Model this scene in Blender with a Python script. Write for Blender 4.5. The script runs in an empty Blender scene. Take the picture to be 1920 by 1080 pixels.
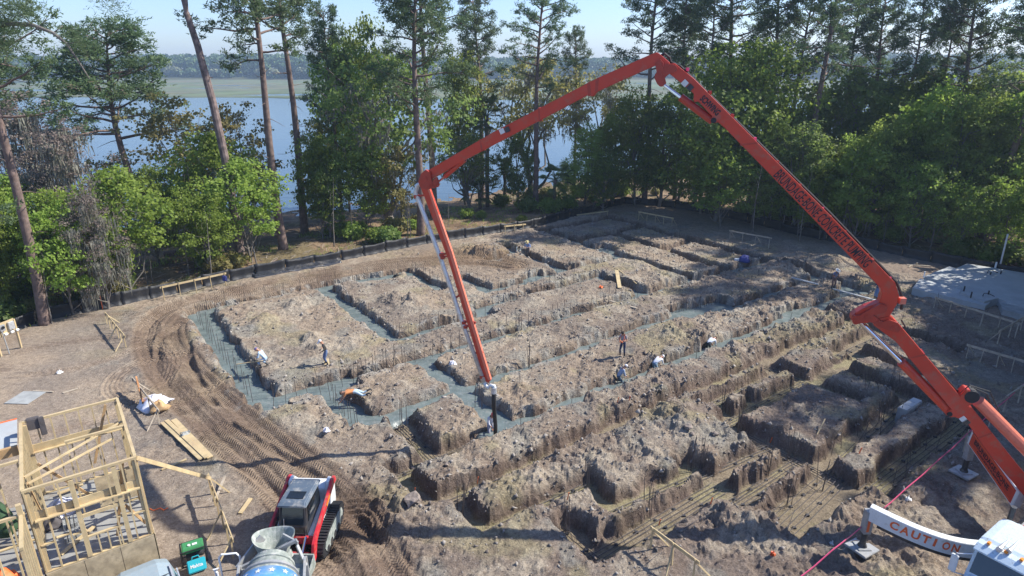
import bpy, bmesh, math, random
import numpy as np
from mathutils import Vector, Matrix, noise as mnoise
random.seed(7)
S = bpy.context.scene
COL = S.collection

# ------------------------------------------------------------------ camera, sky, sun, exposure
CAM_H, FPX, PITCH = 17.0, 1200.0, math.atan((540 - 118) / 1200.0)
cam = bpy.data.cameras.new('camera')
cam.sensor_width = 36.0
cam.lens = 36.0 * FPX / 1920.0
cam.clip_start = 0.1
cam.clip_end = 6000
cam_o = bpy.data.objects.new('camera', cam)
cam_o.location = (0, 0, CAM_H)
cam_o.rotation_euler = (math.pi / 2 - PITCH, 0, 0)
COL.objects.link(cam_o)
S.camera = cam_o

SUN = Vector((1.06, 0.23, 1.0)).normalized()
SUN_EL = math.asin(SUN.z)
SUN_AZ = math.atan2(SUN.x, SUN.y)
world = bpy.data.worlds.new('World')
S.world = world
world.use_nodes = True
wn = world.node_tree
sky = wn.nodes.new('ShaderNodeTexSky')
sky.sky_type = 'NISHITA'
sky.sun_disc = False
sky.sun_elevation = SUN_EL
sky.sun_rotation = SUN_AZ
sky.air_density = 1.0
sky.dust_density = 0.7
sky.ozone_density = 4.0
tint = wn.nodes.new('ShaderNodeMix'); tint.data_type = 'RGBA'; tint.blend_type = 'MULTIPLY'; tint.inputs[0].default_value = 1.0; tint.inputs[7].default_value = (.80, .86, 1.06, 1)
wn.links.new(sky.outputs[0], tint.inputs[6]); wn.links.new(tint.outputs[2], wn.nodes['Background'].inputs[0])
wn.nodes['Background'].inputs[1].default_value = 0.135
sl = bpy.data.lights.new('sun', 'SUN')
sl.energy = 5.0
sl.angle = math.radians(0.53)
sl.color = (1.0, 0.95, 0.86)
so = bpy.data.objects.new('sun', sl)
so.rotation_euler = SUN.to_track_quat('Z', 'Y').to_euler()
COL.objects.link(so)
S.view_settings.view_transform = 'Standard'
S.view_settings.look = 'None'
S.view_settings.gamma = 1.0
S.view_settings.exposure = 0.7
S.view_settings.use_curve_mapping = False
S.cycles.max_bounces = 5
S.cycles.transparent_max_bounces = 8
S.cycles.volume_bounces = 0

# ------------------------------------------------------------------ site survey helpers
def ray(px, py):
    a = (px - 960) / FPX; b = (540 - py) / FPX
    cp, sp = math.cos(PITCH), math.sin(PITCH)
    return Vector((a, cp + b * sp, -sp + b * cp))
def at(px, py, z=0.0):
    r = ray(px, py); t = (z - CAM_H) / r.z
    return Vector((r.x * t, r.y * t, z))
TH = math.radians(36.3); CU, SU = math.cos(TH), math.sin(TH)
def W(u, v, z=0.0): return Vector((u * CU - v * SU, u * SU + v * CU, z))
def UV(x, y): return x * CU + y * SU, -x * SU + y * CU
UAX = Vector((CU, SU, 0)); VAX = Vector((-SU, CU, 0)); ZAX = Vector((0, 0, 1))

# ------------------------------------------------------------------ object helpers
def tag(o, label=None, cat=None, group=None, kind=None):
    if label: o['label'] = label
    if cat: o['category'] = cat
    if group: o['group'] = group
    if kind: o['kind'] = kind
    return o
def empty(name, loc, label=None, cat=None, group=None, rz=0.0):
    o = bpy.data.objects.new(name, None); COL.objects.link(o)
    o.location = loc; o.rotation_euler = (0, 0, rz); o.empty_display_size = 0.2
    return tag(o, label, cat, group)
class MB:
    """collects shapes and links them as one mesh object"""
    def __init__(s): s.v = []; s.f = []; s.m = []; s.mi = 0
    def add(s, vs, fs):
        b = len(s.v); s.v.extend([tuple(p) for p in vs])
        for f in fs: s.f.append([i + b for i in f]); s.m.append(s.mi)
        return s
    def box(s, c, size, ax=None):
        ax = ax or (Vector((1, 0, 0)), Vector((0, 1, 0)), Vector((0, 0, 1)))
        c = Vector(c); h = [x / 2 for x in size]; vs = []
        for k in (-1, 1):
            for j in (-1, 1):
                for i in (-1, 1): vs.append(c + ax[0] * h[0] * i + ax[1] * h[1] * j + ax[2] * h[2] * k)
        return s.add(vs, [(0, 2, 3, 1), (4, 5, 7, 6), (0, 1, 5, 4), (2, 6, 7, 3), (0, 4, 6, 2), (1, 3, 7, 5)])
    def bar(s, a, b, w, h=None, up=ZAX):
        """board from a to b, w across, h along up"""
        a = Vector(a); b = Vector(b); h = h or w; d = (b - a); L = d.length; d.normalize()
        x = d.cross(Vector(up))
        if x.length < 1e-4: x = d.cross(Vector((1, 0, 0)))
        x.normalize(); z = x.cross(d).normalized()
        return s.box((a + b) / 2, (L, w, h), (d, x, z))
    def tube(s, pts, rs, n=6, cap=True):
        pts = [Vector(p) for p in pts]
        if not isinstance(rs, (list, tuple)): rs = [rs] * len(pts)
        vs = []; fs = []; px = None
        for i, p in enumerate(pts):
            d = (pts[min(i + 1, len(pts) - 1)] - pts[max(i - 1, 0)]).normalized()
            if px is None:
                px = d.cross(Vector((0.13, 0.21, 1)) if abs(d.z) < 0.9 else Vector((1, 0.1, 0))).normalized()
            else:
                px = (px - d * px.dot(d)).normalized()
            y = d.cross(px)
            for k in range(n):
                a = 2 * math.pi * k / n
                vs.append(p + (px * math.cos(a) + y * math.sin(a)) * rs[i])
        for i in range(len(pts) - 1):
            for k in range(n):
                k2 = (k + 1) % n
                fs.append((i * n + k, i * n + k2, (i + 1) * n + k2, (i + 1) * n + k))
        if cap:
            fs.append(tuple(range(n))[::-1]); fs.append(tuple((len(pts) - 1) * n + k for k in range(n)))
        return s.add(vs, fs)
    def prism(s, poly, ext):
        """polygon (3-D points) pushed along ext"""
        ext = Vector(ext); n = len(poly); vs = [Vector(p) for p in poly]; vs += [p + ext for p in vs]
        fs = [tuple(range(n))[::-1], tuple(n + i for i in range(n))]
        fs += [(i, (i + 1) % n, n + (i + 1) % n, n + i) for i in range(n)]
        return s.add(vs, fs)
    def loft(s, rings, cap=True):
        n = len(rings[0]); vs = [p for r in rings for p in r]; fs = []
        for i in range(len(rings) - 1):
            for k in range(n):
                k2 = (k + 1) % n
                fs.append((i * n + k, i * n + k2, (i + 1) * n + k2, (i + 1) * n + k))
        if cap: fs.append(tuple(range(n))[::-1]); fs.append(tuple((len(rings) - 1) * n + k for k in range(n)))
        return s.add(vs, fs)
    def mesh(s, name, mats, smooth=False, bevel=0.0):
        me = bpy.data.meshes.new(name); me.from_pydata(s.v, [], s.f)
        mats = mats if isinstance(mats, (list, tuple)) else [mats]
        for m in mats: me.materials.append(m)
        if len(mats) > 1: me.polygons.foreach_set('material_index', s.m)
        bm = bmesh.new(); bm.from_mesh(me); bmesh.ops.recalc_face_normals(bm, faces=bm.faces)
        if bevel > 0:
            es = [e for e in bm.edges if len(e.link_faces) == 2 and e.calc_face_angle(0) > 0.5]
            try: bmesh.ops.bevel(bm, geom=es, offset=bevel, segments=2, affect='EDGES', clamp_overlap=True)
            except Exception: pass
        bm.to_mesh(me); bm.free()
        if smooth: me.shade_smooth()
        return me
    def build(s, name, mats, parent=None, smooth=False, bevel=0.0):
        o = bpy.data.objects.new(name, s.mesh(name, mats, smooth, bevel)); COL.objects.link(o)
        if parent is not None:
            o.parent = parent
            o.matrix_parent_inverse = Matrix.Identity(4)
        return o
def local(parent):
    """maps world points into the frame of a parent Empty"""
    M = (Matrix.Translation(parent.location) @ parent.rotation_euler.to_matrix().to_4x4()).inverted()
    return lambda p: M @ Vector(p)
def copy_tree(o, parent=None):
    c = o.copy(); COL.objects.link(c); c.parent = parent
    for ch in o.children: copy_tree(ch, c)
    return c

# ------------------------------------------------------------------ materials
def mat(name, col, rough=0.6, metal=0.0, var=0.0, vscale=8.0, bump=0.0, bscale=30.0, spec=None, dirt=None, dscale=2.0, dlo=.5, dhi=.7):
    m = bpy.data.materials.new(name); m.use_nodes = True; nt = m.node_tree; b = nt.nodes['Principled BSDF']
    b.inputs['Roughness'].default_value = rough; b.inputs['Metallic'].default_value = metal
    if spec is not None: b.inputs['Specular IOR Level'].default_value = spec
    c = (*col, 1); b.inputs['Base Color'].default_value = c
    tc = nt.nodes.new('ShaderNodeTexCoord')
    last = None
    if var > 0:
        n = nt.nodes.new('ShaderNodeTexNoise'); n.inputs['Scale'].default_value = vscale; n.inputs['Detail'].default_value = 5
        nt.links.new(tc.outputs['Object'], n.inputs['Vector'])
        r = nt.nodes.new('ShaderNodeValToRGB')
        r.color_ramp.elements[0].position = 0.3; r.color_ramp.elements[1].position = 0.7
        r.color_ramp.elements[0].color = (*[x * (1 - var) for x in col], 1)
        r.color_ramp.elements[1].color = (*[min(1, x * (1 + var)) for x in col], 1)
        nt.links.new(n.outputs['Fac'], r.inputs[0]); nt.links.new(r.outputs[0], b.inputs['Base Color']); last = r.outputs[0]
    if dirt is not None:
        n = nt.nodes.new('ShaderNodeTexNoise'); n.inputs['Scale'].default_value = dscale; n.inputs['Detail'].default_value = 8
        n.inputs['Roughness'].default_value = .7
        nt.links.new(tc.outputs['Object'], n.inputs['Vector'])
        r = nt.nodes.new('ShaderNodeValToRGB'); r.color_ramp.elements[0].position = dlo; r.color_ramp.elements[1].position = dhi
        nt.links.new(n.outputs['Fac'], r.inputs[0])
        mx = nt.nodes.new('ShaderNodeMix'); mx.data_type = 'RGBA'
        nt.links.new(r.outputs[0], mx.inputs[0])
        if last: nt.links.new(last, mx.inputs[6])
        else: mx.inputs[6].default_value = c
        mx.inputs[7].default_value = (*dirt, 1)
        nt.links.new(mx.outputs[2], b.inputs['Base Color'])
    if bump > 0:
        n = nt.nodes.new('ShaderNodeTexNoise'); n.inputs['Scale'].default_value = bscale; n.inputs['Detail'].default_value = 6
        nt.links.new(tc.outputs['Object'], n.inputs['Vector'])
        bp = nt.nodes.new('ShaderNodeBump'); bp.inputs['Strength'].default_value = bump; bp.inputs['Distance'].default_value = 0.02
        nt.links.new(n.outputs['Fac'], bp.inputs['Height']); nt.links.new(bp.outputs[0], b.inputs['Normal'])
    return m
def leaf_mat(name, col, col2, trans=0.35, rough=0.55, hue=0.010):
    m = bpy.data.materials.new(name); m.use_nodes = True; nt = m.node_tree; b = nt.nodes['Principled BSDF']; out = nt.nodes['Material Output']
    tc = nt.nodes.new('ShaderNodeTexCoord'); oi = nt.nodes.new('ShaderNodeObjectInfo')
    n = nt.nodes.new('ShaderNodeTexNoise'); n.inputs['Scale'].default_value = 0.9; n.inputs['Detail'].default_value = 6; n.inputs['Roughness'].default_value = .75
    nt.links.new(tc.outputs['Object'], n.inputs['Vector'])
    r = nt.nodes.new('ShaderNodeValToRGB'); r.color_ramp.elements[0].position = .36; r.color_ramp.elements[1].position = .64
    r.color_ramp.elements[0].color = (*col, 1); r.color_ramp.elements[1].color = (*col2, 1)
    nt.links.new(n.outputs['Fac'], r.inputs[0])
    h = nt.nodes.new('ShaderNodeHueSaturation')
    ml = nt.nodes.new('ShaderNodeMath'); ml.operation = 'MULTIPLY_ADD'; ml.inputs[1].default_value = hue * 2; ml.inputs[2].default_value = 0.5 - hue * 2.6
    nt.links.new(oi.outputs['Random'], ml.inputs[0]); nt.links.new(ml.outputs[0], h.inputs['Hue'])
    mv = nt.nodes.new('ShaderNodeMath'); mv.operation = 'MULTIPLY_ADD'; mv.inputs[1].default_value = 0.5; mv.inputs[2].default_value = 0.75
    nt.links.new(oi.outputs['Random'], mv.inputs[0]); nt.links.new(mv.outputs[0], h.inputs['Value'])
    nt.links.new(r.outputs[0], h.inputs['Color'])
    nt.links.new(h.outputs[0], b.inputs['Base Color']); b.inputs['Roughness'].default_value = rough
    b.inputs['Specular IOR Level'].default_value = 0.3
    t = nt.nodes.new('ShaderNodeBsdfTranslucent'); nt.links.new(h.outputs[0], t.inputs[0])
    mx = nt.nodes.new('ShaderNodeMixShader'); mx.inputs[0].default_value = trans
    nt.links.new(b.outputs[0], mx.inputs[1]); nt.links.new(t.outputs[0], mx.inputs[2]); nt.links.new(mx.outputs[0], out.inputs['Surface'])
    return m
M = {}
M['wood'] = mat('new_lumber', (.50, .39, .215), .7, var=.22, vscale=3, bump=.2, dirt=(.36, .26, .15), dscale=1.5)
M['wood2'] = mat('weathered_lumber', (.40, .34, .26), .8, var=.25, vscale=4, bump=.2)
M['wood_dk'] = mat('stained_lumber', (.42, .27, .13), .75, var=.25, vscale=4)
M['ply'] = mat('plywood', (.42, .34, .22), .8, var=.3, vscale=2.5, bump=.3, bscale=9, dirt=(.25, .2, .13), dscale=3)
M['rebar'] = mat('rusty_rebar', (.055, .045, .045), .7, var=.3, vscale=20)
M['black'] = mat('black_rubber', (.018, .018, .02), .65, var=.2)
M['dark'] = mat('dark_steel', (.05, .052, .058), .5, .4, var=.2, dirt=(.16, .13, .1), dscale=3)
M['fabric'] = mat('silt_fabric', (.012, .012, .014), .6, var=.35, vscale=2, bump=.8, bscale=5, dirt=(.06, .055, .05), dscale=1.2, dlo=.58, dhi=.8)
M['boom'] = mat('orange_red_paint', (.54, .045, .020), .36, var=.07, vscale=2, dirt=(.33, .13, .085), dscale=1.9, dlo=.52, dhi=.74)
M['boom2'] = mat('darker_red_paint', (.40, .04, .022), .38, var=.1, vscale=4, dirt=(.2, .08, .06), dscale=5, dlo=.55, dhi=.8)
M['ltorange'] = mat('faded_orange_paint', (.68, .19, .12), .4, var=.08)
M['steel'] = mat('steel_pipe', (.62, .64, .66), .35, .5, var=.1, dirt=(.4, .38, .35), dscale=3)
M['chrome'] = mat('chrome_rod', (.75, .76, .78), .12, 1.0)
M['white'] = mat('white_paint', (.66, .68, .68), .35, var=.05, dirt=(.45, .42, .36), dscale=4, dlo=.52, dhi=.75)
M['cab'] = mat('cab_paint', (.52, .62, .68), .28, var=.04, dirt=(.28, .27, .25), dscale=16, dlo=.56, dhi=.66)
M['glass'] = mat('tinted_glass', (.012, .016, .02), .06, spec=.8)
M['red'] = mat('loader_red', (.55, .03, .04), .35, var=.1, dirt=(.30, .17, .12), dscale=4, dlo=.48, dhi=.66)
M['amber'] = mat('amber_lens', (.8, .28, .03), .3)
M['ink'] = mat('black_lettering', (.015, .012, .02), .6)
M['sign_or'] = mat('orange_lettering', (.75, .13, .03), .5)
M['grey'] = mat('grey_steel', (.32, .33, .33), .5, .2, var=.15, dirt=(.42, .4, .37), dscale=5)
M['hopper'] = mat('concrete_caked_steel', (.25, .28, .25), .75, var=.25, vscale=5, bump=.5, dirt=(.42, .41, .38), dscale=5)
M['drum'] = mat('blue_drum_paint', (.09, .27, .55), .4, var=.12, dirt=(.35, .42, .48), dscale=2.2, dlo=.5, dhi=.75)
M['slab'] = mat('concrete_slab', (.38, .40, .40), .75, var=.14, vscale=.8, bump=.2, dirt=(.36, .36, .35), dscale=1.3)
M['slab2'] = mat('concrete_edge', (.30, .31, .30), .85, var=.2, vscale=2, bump=.3)
M['pvc'] = mat('white_pvc', (.78, .79, .78), .4)
M['pink'] = mat('pink_tape', (.75, .10, .22), .5)
M['orange'] = mat('orange_tape', (.80, .16, .04), .6)
M['green'] = mat('generator_green', (.05, .22, .08), .4, var=.1)
M['teal'] = mat('teal_plastic', (.02, .35, .42), .45)
M['tarp'] = mat('white_tarp', (.68, .68, .74), .6, var=.1)
M['brown_tarp'] = mat('brown_canvas', (.42, .2, .08), .8, var=.3)
M['skin'] = mat('skin', (.42, .22, .14), .6)
M['skin2'] = mat('tanned_skin', (.28, .14, .09), .6)
def cloth(n, c): return mat(n, c, .85, var=.15, vscale=6, bump=.3, bscale=8)
M['bark'] = mat('pine_bark', (.165, .115, .095), .9, var=.4, vscale=3, bump=1.0, bscale=5, dirt=(.10, .075, .065), dscale=2.5)
M['bark2'] = mat('grey_bark', (.17, .15, .13), .9, var=.4, vscale=3, bump=.9, bscale=6)
M['deadwood'] = mat('dead_wood', (.17, .125, .11), .9, var=.5, vscale=3, bump=.8, bscale=6)
M['moss'] = leaf_mat('spanish_moss', (.17, .18, .14), (.30, .29, .24), .3)
M['lf_bright'] = leaf_mat('bright_leaves', (.13, .235, .035), (.30, .42, .085), .58)
M['lf_mid'] = leaf_mat('green_leaves', (.16, .265, .05), (.32, .43, .10), .64)
M['lf_dark'] = leaf_mat('dark_leaves', (.10, .185, .045), (.22, .30, .08), .62)
M['lf_yel'] = leaf_mat('yellow_green_leaves', (.22, .24, .07), (.40, .37, .13), .55)
M['lf_brown'] = leaf_mat('brownish_twigs', (.19, .16, .13), (.30, .25, .20), .4)
M['needle'] = leaf_mat('pine_needles', (.06, .12, .05), (.14, .20, .09), .42)
M['palm'] = leaf_mat('palm_fronds', (.045, .10, .03), (.12, .18, .06), .3)
M['twig'] = mat('dry_sticks', (.27, .23, .19), .9, var=.4, vscale=6)
# ------------------------------------------------------------------ terrain
RNG = np.random.default_rng(11)
_T = RNG.random((256, 256))
def vnoise(x, y):
    xi = np.floor(x).astype(int); yi = np.floor(y).astype(int); fx = x - xi; fy = y - yi
    fx = fx * fx * (3 - 2 * fx); fy = fy * fy * (3 - 2 * fy)
    a = _T[xi & 255, yi & 255]; b = _T[(xi + 1) & 255, yi & 255]; c = _T[xi & 255, (yi + 1) & 255]; d = _T[(xi + 1) & 255, (yi + 1) & 255]
    return (a * (1 - fx) + b * fx) * (1 - fy) + (c * (1 - fx) + d * fx) * fy
def fbm(x, y, sc, octs=4, seed=0, gain=.5):
    t = 0; a = 1; n = 0; r = 1 / sc
    for k in range(octs):
        t = t + a * vnoise(x * r + seed * 17.3 + k * 31.7, y * r + seed * 9.1 + k * 11.9); n += a; a *= gain; r *= 2.03
    return t / n            # 0..1
def sstep(e0, e1, x):
    t = np.clip((x - e0) / (e1 - e0), 0, 1); return t * t * (3 - 2 * t)

# trenches on the building grid: u0, v0, u1, v1, width, poured
TR = [
 (7.4, 49.0, 7.2, 32.2, 1.7, 1), (7.0, 32.0, 12.0, 31.9, 2.3, 1), (11, 32.3, 46.9, 32.0, .8, 1),
 (16.5, 35.9, 24.6, 36.0, .9, 1), (24.1, 37.3, 37.2, 37.4, 1.1, 1), (24.2, 37.4, 24.2, 35.9, 1.2, 1),
 (27, 40.0, 42.5, 40.4, .95, 1), (16.7, 48.4, 16.7, 35.7, 1.15, 1),
 (7.4, 49.2, 24.6, 48.6, 1.0, 1), (19.5, 48.3, 22.8, 48.3, 1.7, 1), (24.3, 48.9, 24.3, 42.6, 1.0, 1), (27.1, 44.2, 27.1, 39.6, 1.1, 1),
 (35.5, 50, 35.4, 40.2, 1.25, 1), (31.5, 46.8, 36, 46.9, 1.0, 1), (31.2, 40.4, 33.2, 40.4, 2.0, 1),
 (42.6, 52.4, 42.4, 31.8, 1.2, 1), (41.9, 43.5, 43.8, 43.4, 2.2, 1), (36, 37.4, 36.9, 32.4, 1.1, 1),
 (42.3, 52.5, 52.9, 52.5, 1.3, 0), (52.9, 53, 52.2, 31, 1.4, 0), (52.3, 31, 51.2, 22, 1.2, 1), (47.7, 47, 47.1, 31.5, 1.2, 0),
 (43, 47.2, 52.8, 47.0, 1.2, 0), (47, 40, 52.8, 40.0, 1.2, 0), (47, 31.8, 52.4, 31.4, 1.2, 1),
 (10.5, 27.4, 35.8, 27.6, .80, 1), (35.2, 27.5, 40.2, 26.8, 2.9, 1), (38, 26.3, 51.3, 26.1, .8, 1),
 (10.7, 32, 10.7, 26.9, 1.5, 1), (16.7, 32, 16.5, 22.7, 1.15, 1),
 (12.4, 27.0, 12.35, 22.9, 1.3, 0), (10.3, 23, 10.4, 19.6, 1.1, 0),
 (10.2, 22.8, 15.6, 22.8, 1.15, 0), (15.4, 22.8, 51.4, 22.6, .85, 1), (41.5, 22.9, 43.5, 22.9, 1.4, 1), (49.4, 22.8, 51.4, 22.8, 2.2, 1),
 (10.3, 19.85, 46.5, 19.7, .95, 0), (11.5, 19.8, 11.4, 17.3, 1.0, 0), (11.1, 17.3, 16.7, 17.2, 1.05, 0),
 (16.6, 17.5, 16.6, 15.1, 1.15, 0), (16.1, 15.2, 21.8, 15.1, 1.05, 0), (14.0, 16.0, 14.0, 13.4, 1.15, 0),
 (13.8, 13.6, 21.6, 13.6, 1.45, 0), (21.0, 14.1, 26.2, 14.1, 1.15, 0), (21.4, 15.9, 21.4, 13.2, 1.25, 0),
 (25.9, 16.5, 25.9, 10.4, 1.25, 0), (25.8, 16.7, 33.8, 16.7, 1.1, 0), (26.0, 18.4, 33.6, 18.3, 1.0, 0), (26.9, 18.6, 26.9, 16.6, 1.0, 0),
 (33.5, 19.8, 33.6, 13.6, 1.4, 0), (34, 16.6, 39, 16.6, 1.1, 0), (38, 17.7, 45, 17.6, 1.2, 0), (39.6, 17.8, 39.6, 12.8, 1.3, 0), (44.8, 22, 44.9, 13, 1.2, 0),
 (20.6, 12.6, 25.8, 12.6, 1.15, 0), (21.0, 10.6, 26.4, 10.7, 2.3, 0), (25.9, 11.8, 36.6, 12.0, 1.25, 0),
 (26.3, 9.5, 37, 9.5, 1.3, 0), (36.4, 8.8, 36.4, 17, 1.5, 0), (28.8, 17.6, 28.8, 16.9, 1, 0),
]
ISL = [(8.95, 31.1, .62), (11.6, 30.75, .45), (12.6, 31.0, .45)]      # soil left standing in the wet concrete
def box_d(u, v, s):
    u0, v0, u1, v1, w, pr_ = s; w = w * (.84 if pr_ else .84)
    L = math.hypot(u1 - u0, v1 - v0); du, dv = (u1 - u0) / L, (v1 - v0) / L
    a = (u - (u0 + u1) / 2) * du + (v - (v0 + v1) / 2) * dv; p = -(u - (u0 + u1) / 2) * dv + (v - (v0 + v1) / 2) * du
    qa = np.abs(a) - L / 2 - 0.1; qp = np.abs(p) - w / 2
    return np.where((qa > 0) & (qp > 0), np.hypot(qa, qp), np.maximum(qa, qp))
def trench_d(u, v):
    dp = np.full(u.shape, 99.0); du_ = np.full(u.shape, 99.0)
    for s in TR:
        d = box_d(u, v, s)
        if s[5]: dp = np.minimum(dp, d)
        else: du_ = np.minimum(du_, d)
    for (a, b, r) in ISL:
        k = np.hypot((u - a) * .8, v - b) - r
        dp = np.maximum(dp, -k)
    return dp, du_
# dirt road: centre line, half width
ROAD = [at(*p).xy for p in ((720, 1150), (660, 1010), (590, 930), (500, 850), (410, 775), (335, 700), (296, 640), (305, 600), (350, 572), (450, 548), (560, 525), (680, 502), (800, 488), (900, 488), (960, 496))]
ROADW = 1.75
def poly_sd(x, y, pts):
    """distance, along, signed offset to a polyline"""
    best = np.full(x.shape, 1e9); al = np.zeros(x.shape); sd = np.zeros(x.shape); acc = 0
    for a, b in zip(pts[:-1], pts[1:]):
        dx, dy = b[0] - a[0], b[1] - a[1]; L = math.hypot(dx, dy); dx /= L; dy /= L
        t = np.clip((x - a[0]) * dx + (y - a[1]) * dy, 0, L); qx = x - a[0] - dx * t; qy = y - a[1] - dy * t
        d = np.hypot(qx, qy); c = -(x - a[0]) * dy + (y - a[1]) * dx
        k = d < best; best = np.where(k, d, best); al = np.where(k, acc + t, al); sd = np.where(k, np.sign(c) * d, sd); acc += L
    return best, al, sd
def smooth_pts(pts, n=3):
    pts = [tuple(p) for p in pts]
    for _ in range(n):
        q = [pts[0]]
        for a, b in zip(pts[:-1], pts[1:]):
            q.append((a[0] * .75 + b[0] * .25, a[1] * .75 + b[1] * .25)); q.append((a[0] * .25 + b[0] * .75, a[1] * .25 + b[1] * .75))
        q.append(pts[-1]); pts = q
    return pts
ROAD = smooth_pts(ROAD, 2)
FENCE_L = [at(*p).xy for p in ((-60, 660), (0, 632), (75, 603), (230, 572), (380, 537), (480, 517), (640, 487), (800, 457), (905, 441), (1000, 427), (1090, 402), (1170, 382), (1230, 386), (1300, 396), (1400, 416), (1500, 440), (1600, 460), (1690, 480), (1800, 502), (1920, 524), (2080, 560))]
SHORE = [(-400, 60), (-90, 66), (-45, 76), (-29, 85), (-5, 97), (20, 118), (45, 135), (90, 150), (400, 160)]
MOUNDS = [(495, 605, 1.5, .5), (560, 572, 1.7, .6), (600, 648, 1.3, .35), (660, 640, 1.6, .35), (585, 632, 1.0, .4), (765, 572, 2.2, .7), (735, 560, 1.3, .5), (820, 600, 1.5, .3), (1240, 520, 1.8, .35),
          (1350, 960, 1.0, .30), (1400, 985, 1.0, .30), (1450, 985, .9, .25), (1560, 965, 1.4, .35), (1265, 775, 1.5, .35), (1180, 780, 1.2, .25), (1290, 800, 1.5, .3),
          (1255, 628, 1.6, .35), (1330, 640, 1.7, .4), (1120, 860, .8, .15), (560, 780, 1.2, .3), (640, 800, 1.3, .3), (530, 480, 4.0, .3), (900, 478, 3.5, .6), (1000, 560, 1.5, .3),
          (1480, 500, 2.5, .6), (1560, 490, 2.5, .5), (700, 960, .8, .25), (745, 940, .6, .2), (640, 980, 1.5, -.1), (1090, 545, 2, .3), (1180, 530, 2, .3), (1200, 500, 2.0, .4)]
def axis(lo, hi, step0, step1, out_lo, out_hi, g=1.16):
    a = [lo]
    while a[-1] < hi: a.append(a[-1] + step0 + (step1 - step0) * (a[-1] - lo) / (hi - lo))
    s = step1 * 1.3; b = [a[-1]]
    while b[-1] < out_hi: s *= g; b.append(b[-1] + s)
    s = step0 * 1.3; c = [lo]
    while c[-1] > out_lo: s *= g; c.append(c[-1] - s)
    return np.array(c[:0:-1] + a + b[1:])
GX = np.unique(np.clip(axis(-27, 44, .10, .10, -1500, 1500), -1540, 1540)); GY = np.unique(np.clip(axis(15.5, 76, .075, .17, -40, 1500, 1.13), -80, 1500))
X, Y = np.meshgrid(GX, GY)
U = X * CU + Y * SU; V = -X * SU + Y * CU
dfar = np.hypot(np.clip(np.abs(X - 8) - 38, 0, None), np.clip(Y - 80, 0, None))
fine = np.clip(1 - dfar / 10, 0, 1)
wu = (fbm(X, Y, 1.1, 4, 1, .6) - .5) * .78; wv = (fbm(X, Y, 1.1, 4, 2, .6) - .5) * .78
teeth = (fbm(X, Y, .28, 2, 3) - .5) * .075
dp, dn = trench_d(U + wu, V + wv)
dmin = np.minimum(dp, dn) + teeth
bx = [tuple(p) for p in FENCE_L]
fd, fal, fsd = poly_sd(X, Y, bx)
outside = fsd > 0
# silt fence line runs left to right: the wood is on its left hand (positive side)
shd, _, shs = poly_sd(X, Y, SHORE)
inland = np.where(shs > 0, -shd, shd)                      # >0 on land
rd, ral, rsd = poly_sd(X, Y, ROAD)
wob = (fbm(X, Y, 2.2, 3, 5) - .5) * .5
onroad = sstep(ROADW + .25, ROADW - .35, rd + wob * .8)
clod = fbm(X, Y, .55, 4, 7, .6); rough = fbm(X, Y, 3.2, 3, 8); fine_n = fbm(X, Y, .22, 2, 9)
dug = sstep(9, 1.5, dmin)                                    # disturbed ground near the trenches
Z = (fbm(X, Y, 9, 3, 4) - .5) * .35 * fine + (clod - .5) * (.12 + .62 * dug * sstep(.42, .62, rough)) * fine
calm = 1 - .5 * sstep(6, -4, X * .55 - (Y - 33) * .5)
Z = (fbm(X, Y, 9, 3, 4) - .5) * .35 * fine + (Z - (fbm(X, Y, 9, 3, 4) - .5) * .35 * fine) * calm
Z += np.abs(fine_n - .5) * .18 * dug * fine * calm
Z += np.exp(-np.clip(dmin, 0, 9) / .45) * (.02 + .26 * (fbm(X, Y, 1.3, 3, 12) - .4)) * dug
for (px, py, r, h) in MOUNDS:
    c = at(px, py); q = np.exp(-((X - c.x) ** 2 + (Y - c.y) ** 2) / (r * r * .5))
    Z += h * q * (.45 + 1.1 * clod)
spoil = np.zeros(X.shape)
for (px, py, r, h) in MOUNDS:
    c = at(px, py); spoil = np.maximum(spoil, np.exp(-((X - c.x) ** 2 + (Y - c.y) ** 2) / (r * r)))
# road: smoother, sunk, with parallel grooves left by the rubber tracks
rmod = .25 + 1.3 * sstep(.35, .6, fbm(X, Y, 1.7, 3, 91))
groove = rmod * np.sin((rsd + wob * .6) * 2 * math.pi / .46) * .022 + np.sin((rsd + .1 * wob) * 2 * math.pi / .23 + ral * .05) * .012
rut = -.16 * np.exp(-((np.abs(rsd) - .85) / .33) ** 2) + .08 * np.exp(-(rsd / .22) ** 2) + .13 * np.exp(-((np.abs(rsd) - ROADW) / .18) ** 2) * (fbm(X, Y, .7, 3, 22) * 1.4)
rd2, _, rs2 = poly_sd(X, Y, smooth_pts([at(*p).xy for p in ((740, 1085), (640, 1000), (565, 905), (470, 850), (400, 815), (350, 740), (322, 670), (330, 620), (400, 590))], 2))
rut += (-.11 * np.exp(-((np.abs(rs2 + wob * .4) - .85) / .22) ** 2) + .07 * np.exp(-((np.abs(rs2 + wob * .4) - 1.16) / .10) ** 2)) * rmod
Z = Z * (1 - .75 * onroad) + onroad * (groove + rut - .04) + np.exp(-((rd - ROADW - .1) / .2) ** 2) * .10 * (clod - .2)
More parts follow.
